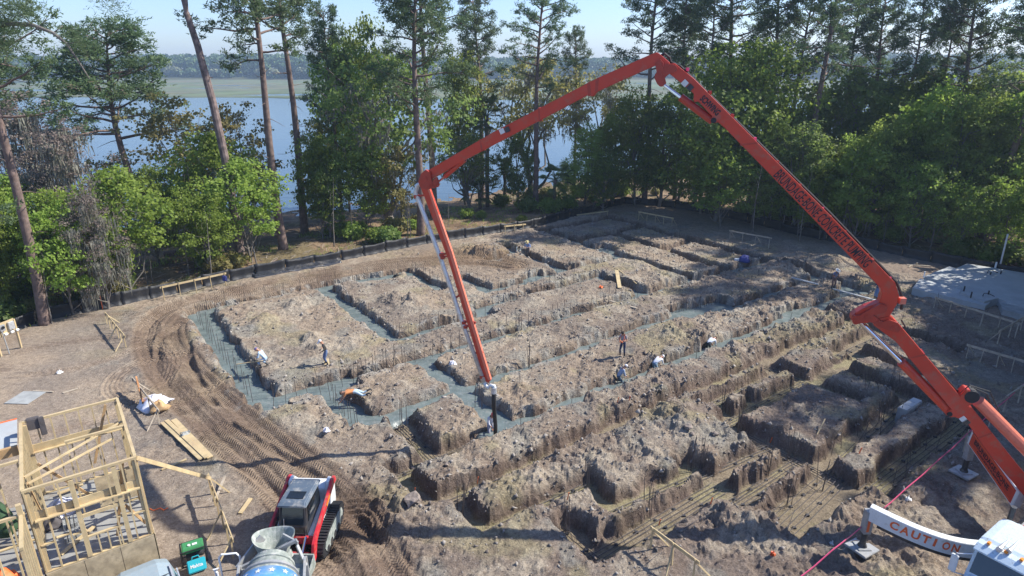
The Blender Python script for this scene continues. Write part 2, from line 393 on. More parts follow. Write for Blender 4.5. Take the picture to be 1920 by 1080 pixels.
# turning marks of the loader on the open ground left of the road
for k, (px, py, r, a) in enumerate(((330, 700, 3.2, 1), (140, 640, 4.5, 1), (90, 720, 6.2, 1), (640, 990, 1.3, 1.4))):
    c = at(px, py); q = np.hypot(X - c.x, Y - c.y); arc = np.exp(-((q - r) / .55) ** 2)
    Z += arc * np.sin((q - r + .12 * wob) * 2 * math.pi / .24) * .035 * a + np.exp(-((q - r - .55) / .1) ** 2) * .09 * clod * a
    onroad = np.maximum(onroad, .5 * arc * (fbm(X, Y, 2, 2, 30 + k) > .4))
# dug-out churned corner beside the loader
c = at(655, 975); q = np.hypot(X - c.x, Y - c.y); Z += -.10 * np.exp(-(q / 1.5) ** 2) + .22 * np.exp(-((q - 1.9) / .3) ** 2) * clod
churn = np.exp(-(q / 1.7) ** 4)
top = Z.copy()
slump = sstep(.35, .75, fbm(X, Y, 1.6, 3, 80)) * .42
wall = sstep(.14 + slump, -.10, dmin) ** (1.1 + 1.6 * slump)
floor_z = np.where(dn < dp, -.74, -.9) + (fbm(X, Y, 1.1, 3, 14) - .5) * .10 + (fine_n - .5) * .03
Z = top * (1 - wall) + floor_z * wall
# woods side and shore
slope = -1.75 * sstep(26, 0, inland) - 1.9 * sstep(0, -9, inland)
wood_rel = (fbm(X, Y, 2.0, 4, 15) - .5) * .5 * sstep(0, 4, np.where(outside, fd, 0))
Z = Z * np.where(outside, sstep(6, 0, fd), 1) + np.where(outside, slope * sstep(2, 10, fd) + wood_rel, 0)
# far bank
fb = sstep(760, 800, Y + 30 * (fbm(X, Y, 220, 2, 33) - .5)); Z = Z * (1 - fb) + .8 * fb
Z = np.where((Y < 14) | (np.abs(X) > 60), np.where(outside, Z, np.clip(Z, -.2, .3)), Z)
def gz(x, y):
    i = np.clip(np.searchsorted(GX, x) - 1, 0, len(GX) - 2); j = np.clip(np.searchsorted(GY, y) - 1, 0, len(GY) - 2)
    fx = (x - GX[i]) / (GX[i + 1] - GX[i]); fy = (y - GY[j]) / (GY[j + 1] - GY[j])
    return float((Z[j, i] * (1 - fx) + Z[j, i + 1] * fx) * (1 - fy) + (Z[j + 1, i] * (1 - fx) + Z[j + 1, i + 1] * fx) * fy)
def G(px, py):
    """point of the ground seen there"""
    p = at(px, py, 0)
    for _ in range(3): p = at(px, py, gz(p.x, p.y))
    return p
# albedo of the soil
def C3(r, g, b): return np.array([r, g, b])[None, None, :]
def mix(a, b, t): return a * (1 - t[..., None]) + b * t[..., None]
n1 = fbm(X, Y, 5, 4, 40); n2 = fbm(X, Y, 1.4, 4, 41); n3 = fbm(X, Y, .45, 3, 42)
col = mix(C3(.385, .325, .260), C3(.300, .262, .225), sstep(.40, .62, n1))
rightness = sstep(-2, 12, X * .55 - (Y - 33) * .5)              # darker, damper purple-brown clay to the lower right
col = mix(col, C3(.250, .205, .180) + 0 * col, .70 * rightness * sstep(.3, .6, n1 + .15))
pale = sstep(.50, .66, n2) * .62 * dug + .45 * spoil * sstep(.42, .6, n3)
col = mix(col, C3(.50, .46, .385) + 0 * col, np.clip(pale, 0, .8))
col = mix(col, C3(.36, .335, .20) + 0 * col, .5 * sstep(.56, .70, fbm(X, Y, 2.3, 3, 44)) * dug)
dampc = sstep(.60, .72, n3) * .6
col = mix(col, C3(.19, .15, .13) + 0 * col, dampc * (.25 + .5 * dug))
col = mix(col, C3(.30, .31, .29) + 0 * col, .6 * sstep(.62, .74, fbm(X, Y, 1.7, 3, 46)) * dug)
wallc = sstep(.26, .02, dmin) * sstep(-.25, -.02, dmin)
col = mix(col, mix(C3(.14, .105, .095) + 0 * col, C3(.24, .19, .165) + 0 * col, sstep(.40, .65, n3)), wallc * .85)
fl = sstep(-.02, -.15, dmin) * (dn < dp)
col = mix(col, mix(C3(.33, .285, .21) + 0 * col, C3(.37, .345, .21) + 0 * col, sstep(.4, .6, n2)), fl * .85)
rc = mix(C3(.235, .175, .135) + 0 * col, C3(.32, .25, .19) + 0 * col, sstep(.35, .65, n2)) * (1 - .18 * (np.sin(rsd * 2 * math.pi / .46) > .3))[..., None]
col = mix(col, rc, onroad * (.35 + .5 * sstep(.3, .55, n1 + .1)) * sstep(0, 3, rd * 0 + 3))
far_dirt = np.exp(-(((X - at(880, 480).x) / 7) ** 2 + ((Y - at(880, 480).y) / 3) ** 2))
col = mix(col, C3(.30, .215, .14) + 0 * col, .75 * far_dirt)
col = mix(col, C3(.15, .105, .08) + 0 * col, .85 * churn)
litter = mix(C3(.235, .17, .115) + 0 * col, C3(.36, .27, .18) + 0 * col, sstep(.4, .65, n2))
litter = mix(litter, C3(.12, .13, .055) + 0 * col, .5 * sstep(.46, .6, fbm(X, Y, 3.5, 4, 50)))
col = mix(col, litter, sstep(.2, 1.2, np.where(outside, fd + (n2 - .5) * 1.5, 0)))
col = mix(col, C3(.055, .10, .03) + 0 * col, fb * .9)
mud = sstep(3, -2, inland) * outside
col = mix(col, C3(.16, .13, .10) + 0 * col, mud * (1 - fb))
splash = sstep(.75, .1, dp) * sstep(.50, .60, fbm(X, Y, .8, 4, 90, .65)) * (dp < dn)
col = mix(col, C3(.44, .45, .43) + 0 * col, .75 * splash)
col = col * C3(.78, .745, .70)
nv = X.size; ny, nx = X.shape
me = bpy.data.meshes.new('ground')
me.vertices.add(nv); me.vertices.foreach_set('co', np.stack([X, Y, Z], -1).astype(np.float32).ravel())
idx = np.arange(nv).reshape(ny, nx)
quads = np.stack([idx[:-1, :-1], idx[:-1, 1:], idx[1:, 1:], idx[1:, :-1]], -1).reshape(-1, 4)
nf = len(quads)
me.loops.add(nf * 4); me.loops.foreach_set('vertex_index', quads.astype(np.int32).ravel())
me.polygons.add(nf); me.polygons.foreach_set('loop_start', np.arange(0, nf * 4, 4, dtype=np.int32))
me.update(calc_edges=True)
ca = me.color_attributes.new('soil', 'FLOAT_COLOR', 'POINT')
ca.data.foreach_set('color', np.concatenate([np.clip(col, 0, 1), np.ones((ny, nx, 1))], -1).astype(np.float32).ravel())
for nm, arr in (('tread', onroad * np.clip(rmod, 0, 1.2)), ('along', ral), ('across', rsd + wob * .35), ('dug', np.where(outside, 1.0, np.clip(dug * 1.1 + spoil, 0, 1)))):
    at_ = me.attributes.new(nm, 'FLOAT', 'POINT'); at_.data.foreach_set('value', arr.astype(np.float32).ravel())
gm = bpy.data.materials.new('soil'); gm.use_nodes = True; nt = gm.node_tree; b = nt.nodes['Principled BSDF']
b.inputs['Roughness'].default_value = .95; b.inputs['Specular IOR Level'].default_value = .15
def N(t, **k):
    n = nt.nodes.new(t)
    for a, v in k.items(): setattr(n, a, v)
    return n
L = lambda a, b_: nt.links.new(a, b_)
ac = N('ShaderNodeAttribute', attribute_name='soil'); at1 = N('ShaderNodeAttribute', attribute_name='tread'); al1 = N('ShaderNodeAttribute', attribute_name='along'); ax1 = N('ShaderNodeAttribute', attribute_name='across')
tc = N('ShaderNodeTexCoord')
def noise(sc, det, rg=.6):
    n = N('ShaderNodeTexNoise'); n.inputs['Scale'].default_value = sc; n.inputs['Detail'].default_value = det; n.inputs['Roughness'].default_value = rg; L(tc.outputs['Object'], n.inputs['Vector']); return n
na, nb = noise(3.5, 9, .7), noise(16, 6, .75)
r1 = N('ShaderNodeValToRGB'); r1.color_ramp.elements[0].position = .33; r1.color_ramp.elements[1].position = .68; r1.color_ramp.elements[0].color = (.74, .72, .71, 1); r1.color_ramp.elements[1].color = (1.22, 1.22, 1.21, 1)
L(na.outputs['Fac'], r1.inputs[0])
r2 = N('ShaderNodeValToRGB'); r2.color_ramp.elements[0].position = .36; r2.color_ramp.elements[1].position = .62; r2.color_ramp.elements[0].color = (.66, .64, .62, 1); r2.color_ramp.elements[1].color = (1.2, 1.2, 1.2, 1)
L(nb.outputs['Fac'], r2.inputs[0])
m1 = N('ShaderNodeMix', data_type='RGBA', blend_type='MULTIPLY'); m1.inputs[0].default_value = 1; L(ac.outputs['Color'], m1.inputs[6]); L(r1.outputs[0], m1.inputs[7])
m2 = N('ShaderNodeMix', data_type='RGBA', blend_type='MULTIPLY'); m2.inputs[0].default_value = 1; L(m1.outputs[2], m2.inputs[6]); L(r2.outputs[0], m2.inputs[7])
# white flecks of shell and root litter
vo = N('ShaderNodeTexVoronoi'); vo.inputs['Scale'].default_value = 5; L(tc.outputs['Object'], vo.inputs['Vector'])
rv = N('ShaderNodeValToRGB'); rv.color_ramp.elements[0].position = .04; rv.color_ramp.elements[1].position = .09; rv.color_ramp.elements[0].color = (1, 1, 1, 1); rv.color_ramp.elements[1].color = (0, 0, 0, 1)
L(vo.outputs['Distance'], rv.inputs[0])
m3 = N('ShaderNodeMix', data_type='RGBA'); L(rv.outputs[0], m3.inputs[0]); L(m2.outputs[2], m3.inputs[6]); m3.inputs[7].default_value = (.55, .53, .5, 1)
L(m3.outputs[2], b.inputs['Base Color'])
# lug pattern along the wheel tracks
sn = N('ShaderNodeMath', operation='SINE'); mm = N('ShaderNodeMath', operation='MULTIPLY'); mm.inputs[1].default_value = 2 * math.pi / .17
ab = N('ShaderNodeMath', operation='PINGPONG'); ab.inputs[1].default_value = .23; L(ax1.outputs['Fac'], ab.inputs[0])
ad = N('ShaderNodeMath', operation='MULTIPLY_ADD'); L(ab.outputs[0], ad.inputs[0]); ad.inputs[1].default_value = .9; L(al1.outputs['Fac'], ad.inputs[2])
L(ad.outputs[0], mm.inputs[0]); L(mm.outputs[0], sn.inputs[0])
tm = N('ShaderNodeMath', operation='MULTIPLY'); L(sn.outputs[0], tm.inputs[0]); L(at1.outputs['Fac'], tm.inputs[1])
hs = N('ShaderNodeMath', operation='MULTIPLY_ADD'); L(tm.outputs[0], hs.inputs[0]); hs.inputs[1].default_value = .16
hb = N('ShaderNodeMath', operation='ADD'); L(na.outputs['Fac'], hb.inputs[0])
hc = N('ShaderNodeMath', operation='MULTIPLY'); L(nb.outputs['Fac'], hc.inputs[0]); hc.inputs[1].default_value = .35; L(hc.outputs[0], hb.inputs[1]); L(hb.outputs[0], hs.inputs[2])
bp = N('ShaderNodeBump'); bp.inputs['Strength'].default_value = 1.0; bp.inputs['Distance'].default_value = .16; dg = N('ShaderNodeAttribute', attribute_name='dug'); ms = N('ShaderNodeMath', operation='MULTIPLY_ADD'); L(dg.outputs['Fac'], ms.inputs[0]); ms.inputs[1].default_value = .62; ms.inputs[2].default_value = .38; L(ms.outputs[0], bp.inputs['Strength']); L(hs.outputs[0], bp.inputs['Height']); L(bp.outputs[0], b.inputs['Normal'])
me.materials.append(gm)
ground = bpy.data.objects.new('ground', me); COL.objects.link(ground); tag(ground, 'bare dug-up soil cut by footing trenches, with wheel tracks and forest floor beyond', kind='structure')
me.shade_flat()

# wet concrete standing in the poured trenches
dpc, dnc = trench_d(U + wu, V + wv)
CZ = -.47 + (fbm(X, Y, 1.5, 3, 60) - .5) * .05 + (fbm(X, Y, .35, 3, 61) - .5) * .035
# where a poured trench meets an open one the mix slumps away
CZ = CZ - .75 * sstep(.10, .9, dpc) 
keep = (dpc < .62)
qk = (keep[:-1, :-1] & keep[:-1, 1:] & keep[1:, 1:] & keep[1:, :-1]).ravel()
qq = quads[qk]; used = np.unique(qq); remap = np.zeros(nv, int); remap[used] = np.arange(len(used))
cm = bpy.data.meshes.new('wet_concrete'); cm.vertices.add(len(used))
cm.vertices.foreach_set('co', np.stack([X.ravel()[used], Y.ravel()[used], CZ.ravel()[used]], -1).astype(np.float32).ravel())
q2 = remap[qq]; cm.loops.add(len(q2) * 4); cm.loops.foreach_set('vertex_index', q2.astype(np.int32).ravel()); cm.polygons.add(len(q2)); cm.polygons.foreach_set('loop_start', np.arange(0, len(q2) * 4, 4, dtype=np.int32)); cm.update(calc_edges=True)
cm.materials.append(mat('wet_concrete', (.125, .155, .147), .42, var=.22, vscale=1.5, bump=.9, bscale=9, dirt=(.22, .235, .22), dscale=3.2, dlo=.5, dhi=.68)); cm.shade_smooth()
wc = bpy.data.objects.new('wet_concrete', cm); COL.objects.link(wc); tag(wc, 'grey-green wet concrete filling the footing trenches', kind='structure')

# ------------------------------------------------------------------ water, marsh, far woods
wm = bpy.data.materials.new('river_water'); wm.use_nodes = True; nt = wm.node_tree; b = nt.nodes['Principled BSDF']
b.inputs['Base Color'].default_value = (.055, .085, .10, 1); b.inputs['Roughness'].default_value = .16; b.inputs['IOR'].default_value = 1.33
tc = N('ShaderNodeTexCoord'); mp = N('ShaderNodeMapping'); mp.inputs['Scale'].default_value = (.35, 1.0, 1); L(tc.outputs['Object'], mp.inputs[0])
n = N('ShaderNodeTexNoise'); n.inputs['Scale'].default_value = .6; n.inputs['Detail'].default_value = 5; L(mp.outputs[0], n.inputs['Vector'])
bp = N('ShaderNodeBump'); bp.inputs['Strength'].default_value = .25; bp.inputs['Distance'].default_value = .2; L(n.outputs['Fac'], bp.inputs['Height']); L(bp.outputs[0], b.inputs['Normal'])
wb = MB(); wb.add([(-1490, 55, -1.75), (1490, 55, -1.75), (1490, 1490, -1.75), (-1490, 1490, -1.75)], [(0, 1, 2, 3)])
water = wb.build('water', wm); tag(water, 'calm pale blue tidal river behind the trees', kind='structure')
# marsh island: irregular edge, slightly raised, grass tufts as relief
mx_ = np.linspace(-900, 900, 300); yt = np.linspace(0, 1, 70)
y0 = 350 + 55 * (fbm(mx_, mx_ * 0, 90, 4, 70) - .5) + .10 * np.abs(mx_) + 60 * np.exp(-((mx_ + 40) / 60) ** 2) * 0
y1 = 790 + 30 * (fbm(mx_, mx_ * 0 + 5, 60, 3, 71) - .5)
MX = np.repeat(mx_[None], 70, 0); MY = y0[None] + (y1 - y0)[None] * yt[:, None] ** 1.3
MZ = -1.25 + (fbm(MX, MY, 14, 4, 72) - .5) * 1.1 - 1.2 * (fbm(MX, MY * 2.2, 120, 3, 73) > .66) * sstep(.04, .12, yt[:, None] + 0 * MX)
MZ[0] = -2.2
mi_ = np.arange(MX.size).reshape(MX.shape); mq = np.stack([mi_[:-1, :-1], mi_[:-1, 1:], mi_[1:, 1:], mi_[1:, :-1]], -1).reshape(-1, 4)
mm_ = bpy.data.meshes.new('marsh'); mm_.from_pydata(np.stack([MX, MY, MZ], -1).reshape(-1, 3).tolist(), [], mq.tolist())
mgm = mat('marsh_grass', (.095, .125, .055), .95, var=.35, vscale=.03, dirt=(.13, .125, .075), dscale=.012, dlo=.45, dhi=.6); mm_.materials.append(mgm)
marsh = bpy.data.objects.new('marsh_grass', mm_); COL.objects.link(marsh); tag(marsh, 'flat olive-brown tidal marsh across the river', kind='stuff')
# far woods: thousands of crowns reading as one mass
def soup(name, P, s, mats, mi=None, nrm=None, aspect=1.0):
    """a cloud of small leaf quads around points P with half size s"""
    n = len(P); r = RNG.normal(size=(n, 3))
    if nrm is not None: r = r * .75 + nrm
    r /= np.linalg.norm(r, axis=1)[:, None]
    t = RNG.normal(size=(n, 3)); a = np.cross(r, t); a /= np.linalg.norm(a, axis=1)[:, None] + 1e-9; b_ = np.cross(r, a)
    s = np.broadcast_to(np.asarray(s, float), (n,))[:, None]
    q = np.stack([P - a * s - b_ * s * aspect * .35, P + a * s * .3 - b_ * s * aspect, P + a * s + b_ * s * aspect * .3, P - a * s * .2 + b_ * s * aspect], 1).reshape(-1, 3)
    m_ = bpy.data.meshes.new(name); m_.vertices.add(n * 4); m_.vertices.foreach_set('co', q.astype(np.float32).ravel())
    m_.loops.add(n * 4); m_.loops.foreach_set('vertex_index', np.arange(n * 4, dtype=np.int32)); m_.polygons.add(n); m_.polygons.foreach_set('loop_start', np.arange(0, n * 4, 4, dtype=np.int32))
    for q_ in mats: m_.materials.append(q_)
    if mi is not None: m_.polygons.foreach_set('material_index', np.asarray(mi, np.int32))
    m_.update(calc_edges=True); return m_
P = []; SZ = []; NR = []; MI = []
for k in range(1500):
    x = RNG.uniform(-900, 900); row = RNG.random(); y = 800 + row * 130 + 25 * math.sin(x / 90)
    h = (16 + 12 * row ** .5 + RNG.uniform(-2, 2)) * (1 - .15 * (math.sin(x / 210 + 1) > .3)); r = RNG.uniform(6, 11)
    if row < .12: h = RNG.uniform(8, 13)
    n_ = 120; d = RNG.normal(size=(n_, 3)); d /= np.linalg.norm(d, axis=1)[:, None]; d[:, 2] = np.where(d[:, 2] < -.3, -d[:, 2], d[:, 2])
    P.append(d * [r, r, h * .42] * RNG.uniform(.8, 1.05, (n_, 1)) + [x, y, h * .60]); NR.append(d); SZ.append(np.full(n_, RNG.uniform(1.1, 1.8))); mi = 2 if (row < .2 and RNG.random() < .5) else int(RNG.random() < .35); MI.append(np.full(n_, mi))
    n_ = 14; P.append(np.stack([x + RNG.uniform(-r, r, n_), np.full(n_, y), RNG.uniform(0, h * .4, n_)], -1)); NR.append(RNG.normal(size=(n_, 3))); SZ.append(np.full(n_, 2.2)); MI.append(np.full(n_, 0))
fw = soup('far_woods', np.concatenate(P), np.concatenate(SZ), [leaf_mat('far_leaves', (.035, .085, .03), (.06, .12, .042), .1), leaf_mat('far_leaves_light', (.07, .14, .045), (.11, .18, .06), .1), leaf_mat('far_leaves_yellow', (.17, .20, .10), (.22, .24, .13), .1)], np.concatenate(MI), np.concatenate(NR))
fwo = bpy.data.objects.new('far_woods', fw); COL.objects.link(fwo); tag(fwo, 'hazy wooded far bank beyond the marsh', kind='stuff')
# aerial haze
hm = bpy.data.materials.new('haze'); hm.use_nodes = True; nt = hm.node_tree; nt.nodes.clear()
pv = nt.nodes.new('ShaderNodeVolumePrincipled'); pv.inputs['Color'].default_value = (.62, .80, 1, 1); pv.inputs['Density'].default_value = .00036; pv.inputs['Anisotropy'].default_value = .2
ho = nt.nodes.new('ShaderNodeOutputMaterial'); nt.links.new(pv.outputs[0], ho.inputs['Volume'])
hb_ = MB(); hb_.box((0, 720, 20.5), (3120, 1640, 52)); hz_ = hb_.build('haze', hm); tag(hz_, 'thin pale haze over the river', kind='stuff')
# ------------------------------------------------------------------ vegetation
R = random.Random(5)
def rv(): 
    v = Vector((R.gauss(0, 1), R.gauss(0, 1), R.gauss(0, 1))); return v.normalized()
def limb(mb, p, d, L, r, n=4, bend=.25, up=.1, sides=5):
    """a bending limb; returns its points"""
    pts = [p.copy()]; d = d.normalized()
    for i in range(n):
        d = (d + rv() * bend + Vector((0, 0, up))).normalized(); p = p + d * L / n; pts.append(p.copy())
    mb.tube(pts, [r * (1 - .8 * i / n) for i in range(n + 1)], sides, cap=False); return pts
def pine(seed, h=26, bare=.5, spread=4.2, dens=1.0, tr=.34):
    R.seed(seed); t = MB(); wob = Vector((R.uniform(-.5, .5), R.uniform(-.5, .5), 0))
    pts = [Vector((0, 0, -.4)), Vector((0, 0, .4))] + [Vector((math.sin(i * .5 + seed) * .18 * i / 3, math.cos(i * .6 + seed) * .15 * i / 3, h * i / 9)) + wob * i / 9 for i in range(1, 10)]
    rr = [tr * 1.45, tr * 1.12] + [tr * (1 - .86 * (i / 9) ** 1.3) for i in range(1, 10)]
    t.tube(pts, rr, 9)
    def on(z):
        i = min(max(z / h * 9, 0), 8.99); k = int(i); a = pts[k + 1] if k else Vector((0, 0, 0)); b = pts[k + 2]; return a.lerp(b, i - k)
    tips = []
    nb = int(40 * dens)
    for k in range(nb):
        f = bare + (1 - bare) * (k / nb) ** .8; z = h * f; ang = k * 2.4 + R.uniform(-.5, .5)
        L_ = spread * (1.12 - .75 * ((f - bare) / (1 - bare)) ** 1.4) * R.uniform(.55, 1.1)
        d = Vector((math.cos(ang), math.sin(ang), .12 + .5 * (f - bare)))
        ps = limb(t, on(z), d, L_, .065 + .018 * L_ * (1.1 - f), 5, .26, .05, 4)
        for j in range(2, 6):
            for q in range(2 if j < 5 else 3):
                d2 = (Vector((d.x, d.y, .2)) + rv() * .9).normalized(); e = ps[j] + d2 * R.uniform(.35, 1.0)
                t.tube([ps[j], e], [.025, .012], 3, cap=False); tips.append(e)
                if R.random() < .6: tips.append(e + rv() * .4)
    for k in range(9):                                           # dead stubs below the crown
        z = h * R.uniform(bare * .45, bare); ang = R.uniform(0, 6.28); limb(t, on(z), Vector((math.cos(ang), math.sin(ang), R.uniform(-.2, .3))), R.uniform(.5, 2.2), .04, 3, .35, 0, 3)
    # needle bunches
    rg = np.random.default_rng(seed); T_ = np.array([tuple(p) for p in tips]); n = len(T_); K = 26
    d = rg.normal(size=(n, K, 3)); d[..., 2] = np.abs(d[..., 2]) * .8 + .1 * d[..., 2]; d /= np.linalg.norm(d, axis=2, keepdims=True)
    c = T_[:, None] + rg.normal(size=(n, K, 3)) * [.20, .20, .11]; ln = rg.uniform(.2, .36, (n, K, 1))
    w = np.cross(d, rg.normal(size=(n, K, 3))); w /= np.linalg.norm(w, axis=2, keepdims=True); w *= .048
    tri = np.stack([c - w, c + w, c + d * ln], 2).reshape(-1, 3)
    return t, tri_mesh('crown', tri, M['needle'])
def tri_mesh(name, tri, mats, mi=None):
    n = len(tri) // 3; m_ = bpy.data.meshes.new(name); m_.vertices.add(n * 3); m_.vertices.foreach_set('co', np.asarray(tri, np.float32).ravel())
    m_.loops.add(n * 3); m_.loops.foreach_set('vertex_index', np.arange(n * 3, dtype=np.int32)); m_.polygons.add(n); m_.polygons.foreach_set('loop_start', np.arange(0, n * 3, 3, dtype=np.int32))
    for q in (mats if isinstance(mats, list) else [mats]): m_.materials.append(q)
    m_.update(calc_edges=True); return m_
def moss_mesh(pts, seed, per=5, lo=.5, hi=1.6):
    rg = np.random.default_rng(seed); T_ = np.array([tuple(p) for p in pts]); n = len(T_)
    c = np.repeat(T_, per, 0) + rg.normal(size=(n * per, 3)) * [.16, .16, .08]; ln = rg.uniform(lo, hi, (n * per, 1)) * np.repeat(rg.uniform(.4, 1, (n, 1)), per, 0)
    a = rg.uniform(0, 6.28, n * per); w = np.stack([np.cos(a), np.sin(a), 0 * a], 1) * rg.uniform(.03, .075, (n * per, 1))
    dr = rg.normal(size=(n * per, 3)) * .10; dr[:, 2] = 0
    mid = c + dr - [0, 0, 1] * ln * .5; end = c - [0, 0, 1] * ln
    tri = np.stack([c - w, c + w, mid, mid - w * .8, mid + w * .8, end], 1).reshape(-1, 3)
    return tri_mesh('moss', tri, M['moss'])
def broad(seed, ml=(.5, 1.6), h=12, r=4, lmat='lf_mid', n=6500, leaf=.15, trunk=.22, low=.25, lobes=11, moss=0, lean=.15, gap=1.0, squash=.8, sinu=.2):
    R.seed(seed); t = MB(); rg = np.random.default_rng(seed)
    base = limb(t, Vector((0, 0, -.4)), Vector((R.uniform(-lean, lean), R.uniform(-lean, lean), 1)), h * .55, trunk, 6, sinu * .5, .25, 7)
    cent = []; mp_ = []
    for k in range(lobes):
        f = (k + .5) / lobes; z = h * (low + (1 - low) * f * .93); ang = k * 2.39 + R.uniform(-.6, .6)
        prof = math.sin(math.pi * min(1, (.18 + .82 * f))) ** .6 if f < .9 else .35
        rad = r * prof * R.uniform(.35, .85); c = Vector((math.cos(ang) * rad, math.sin(ang) * rad, z))
        cent.append((c, r * R.uniform(.30, .52)))
        s = base[min(6, 1 + int(f * 5.5))]; m1_ = s.lerp(c, .5) + rv() * r * sinu * .6 + Vector((0, 0, -.05 * h * (1 - f)))
        t.tube([s, s.lerp(m1_, .5) + rv() * .12 * sinu * r, m1_, m1_.lerp(c, .6) + rv() * .15 * sinu * r, c], [trunk * .45, trunk * .36, trunk * .26, trunk * .16, trunk * .06], 5, cap=False)
        for q in range(4):
            e = c + rv() * r * .38; t.tube([c.lerp(m1_, .3), e], [trunk * .1, .012], 3, cap=False)
        mp_ += [c + Vector((R.gauss(0, .35) * r * .4, R.gauss(0, .35) * r * .4, -R.uniform(.1, .4) * r * .4)) for _ in range(int(moss))]
    # leaves gathered in sprays: spray centres in each lobe, leaves round each spray
    P_ = []; NN = []
    per = n // lobes
    for c, rr in cent:
        ns = max(6, per // 26); d = rg.normal(size=(ns, 3)); d /= np.linalg.norm(d, axis=1)[:, None]
        cc = np.array(c) + d * rr * rg.uniform(.35, 1.12, (ns, 1)) ** .6 * [1.15, 1.15, squash]
        q = np.repeat(cc, 26, 0) + rg.normal(size=(ns * 26, 3)) * [.34, .34, .20] * gap * rr / 1.9
        P_.append(q); nn = np.repeat(d, 26, 0) * .8 + [0, 0, .55]; NN.append(nn)
    P_ = np.concatenate(P_); NN = np.concatenate(NN); k = P_[:, 2] > .3; P_ = P_[k]; NN = NN[k]
    crown = soup('crown', P_, rg.uniform(.65, 1.25, len(P_)) * leaf, [M[lmat]], None, NN)
    return t, crown, (moss_mesh(mp_, seed, 5, *ml) if moss else None)
def palm_tree(seed, h=7, n=34, L_=1.5):
    R.seed(seed); t = MB(); t.tube([Vector((0, 0, -.3)), Vector((.05, 0, h * .3)), Vector((.1, .05, h * .7)), Vector((.0, 0, h))], [.19, .17, .16, .2], 8)
    c = MB()
    for k in range(n):
        a = k * 2.4; el = R.uniform(-.9, 1.3); d = Vector((math.cos(a) * math.cos(el), math.sin(a) * math.cos(el), math.sin(el)))
        o = Vector((0, 0, h)); e = o + d * L_ * .75 * R.uniform(.7, 1.1); c.tube([o, e], [.03, .02], 3, cap=False)
        x = d.cross(ZAX).normalized(); y = x.cross(d)
        for j in range(-6, 7):
            b_ = j / 6 * 1.35; dd = (d * math.cos(b_) + x * math.sin(b_)).normalized(); ln = .85 * (1 - .3 * abs(j) / 6) * L_ / 1.5
            w = (y * .05 + dd.cross(y) * .05).normalized() * .045; m_ = e + dd * ln * .6; tip = e + dd * ln + Vector((0, 0, -.28 * ln))
            c.add([e - w * .4, e + w * .4, m_ + w, m_ - w, tip], [(0, 1, 2, 3), (3, 2, 4)])
    return t, c
def shrub(seed, h=1.6, r=1.1, lmat='lf_mid', n=900, leaf=.12):
    rg = np.random.default_rng(seed); R.seed(seed); t = MB()
    for k in range(7):
        a = R.uniform(0, 6.28); t.tube([Vector((0, 0, -.1)), Vector((math.cos(a) * r * .6, math.sin(a) * r * .6, h * R.uniform(.5, .95)))], [.03, .012], 3, cap=False)
    d = rg.normal(size=(n, 3)); d /= np.linalg.norm(d, axis=1)[:, None]; ph = np.sin(d[:, 0] * 5 + seed) * .15 + np.sin(d[:, 1] * 7) * .12
    P_ = d * [r, r, h * .5] * (rg.uniform(.35, 1.05, (n, 1)) + ph[:, None]) + [0, 0, h * .52]; P_[:, 2] = np.abs(P_[:, 2])
    return t, soup('foliage', P_, rg.uniform(.6, 1.3, n) * leaf, [M[lmat]], None, d + [0, 0, .5])

PROTO = {}
def proto(kind, parts):
    PROTO.setdefault(kind, []).append(parts)
def tm(mb, m_, nm='trunk'): return mb.mesh(nm, m_, smooth=True)
for sd, h, bare, sp, dn_ in ((1, 27, .52, 4.6, 1.0), (2, 25, .58, 4.0, .9), (3, 29, .5, 4.4, 1.1), (4, 22, .45, 3.8, 1.0), (5, 26, .62, 3.8, .8)):
    t, c = pine(sd, h, bare, sp, dn_); proto('pine', (h, [('trunk', tm(t, M['bark'])), ('crown', c)]))
t, c = pine(9, 15, .50, 4.2, .95, .26); proto('low_pine', (15, [('trunk', tm(t, M['bark'])), ('crown', c)]))
def addb(kind, n_, **k):
    for s in range(n_):
        a = dict(k); sd = a.pop('seed') + s * 7; bark = a.pop('bark', 'bark2'); t, c, mo = broad(sd, **a)
        parts = [('trunk', tm(t, M[bark])), ('crown', c)] + ([('moss', mo)] if mo else []); proto(kind, (k.get('h', 12), parts))
addb('bright', 4, seed=21, h=12, r=4.0, lmat='lf_bright', n=12500, leaf=.11, trunk=.2, low=.22, lobes=19, gap=1.15)
addb('understory', 4, seed=51, h=8, r=2.8, lmat='lf_bright', n=6000, leaf=.10, trunk=.1, low=.32, lobes=14, gap=1.25)
addb('mid', 4, seed=81, h=13, r=4.0, lmat='lf_mid', n=12000, leaf=.115, trunk=.22, low=.18, lobes=20, gap=1.1)
addb('dark', 3, seed=111, h=11, r=3.8, lmat='lf_dark', n=10500, leaf=.115, trunk=.24, low=.2, lobes=18, moss=2)
addb('oak', 3, seed=141, h=13, r=6.0, lmat='lf_dark', n=6200, leaf=.13, trunk=.42, low=.42, lobes=13, moss=16, sinu=.42, gap=.8, squash=.55, lean=.4)
addb('olive', 2, seed=171, h=13, r=5.5, lmat='lf_yel', n=4800, leaf=.12, trunk=.36, low=.5, lobes=12, moss=16, sinu=.45, gap=.8, squash=.5, lean=.3)
addb('yellow', 3, seed=201, h=11, r=3.8, lmat='lf_yel', n=4200, leaf=.12, trunk=.17, low=.3, lobes=12, gap=1.1, moss=2)
addb('mossy', 2, seed=231, h=12, r=3.0, lmat='lf_brown', n=8500, leaf=.06, trunk=.16, low=.2, lobes=14, moss=26, squash=1.1, ml=(.9, 3.0))
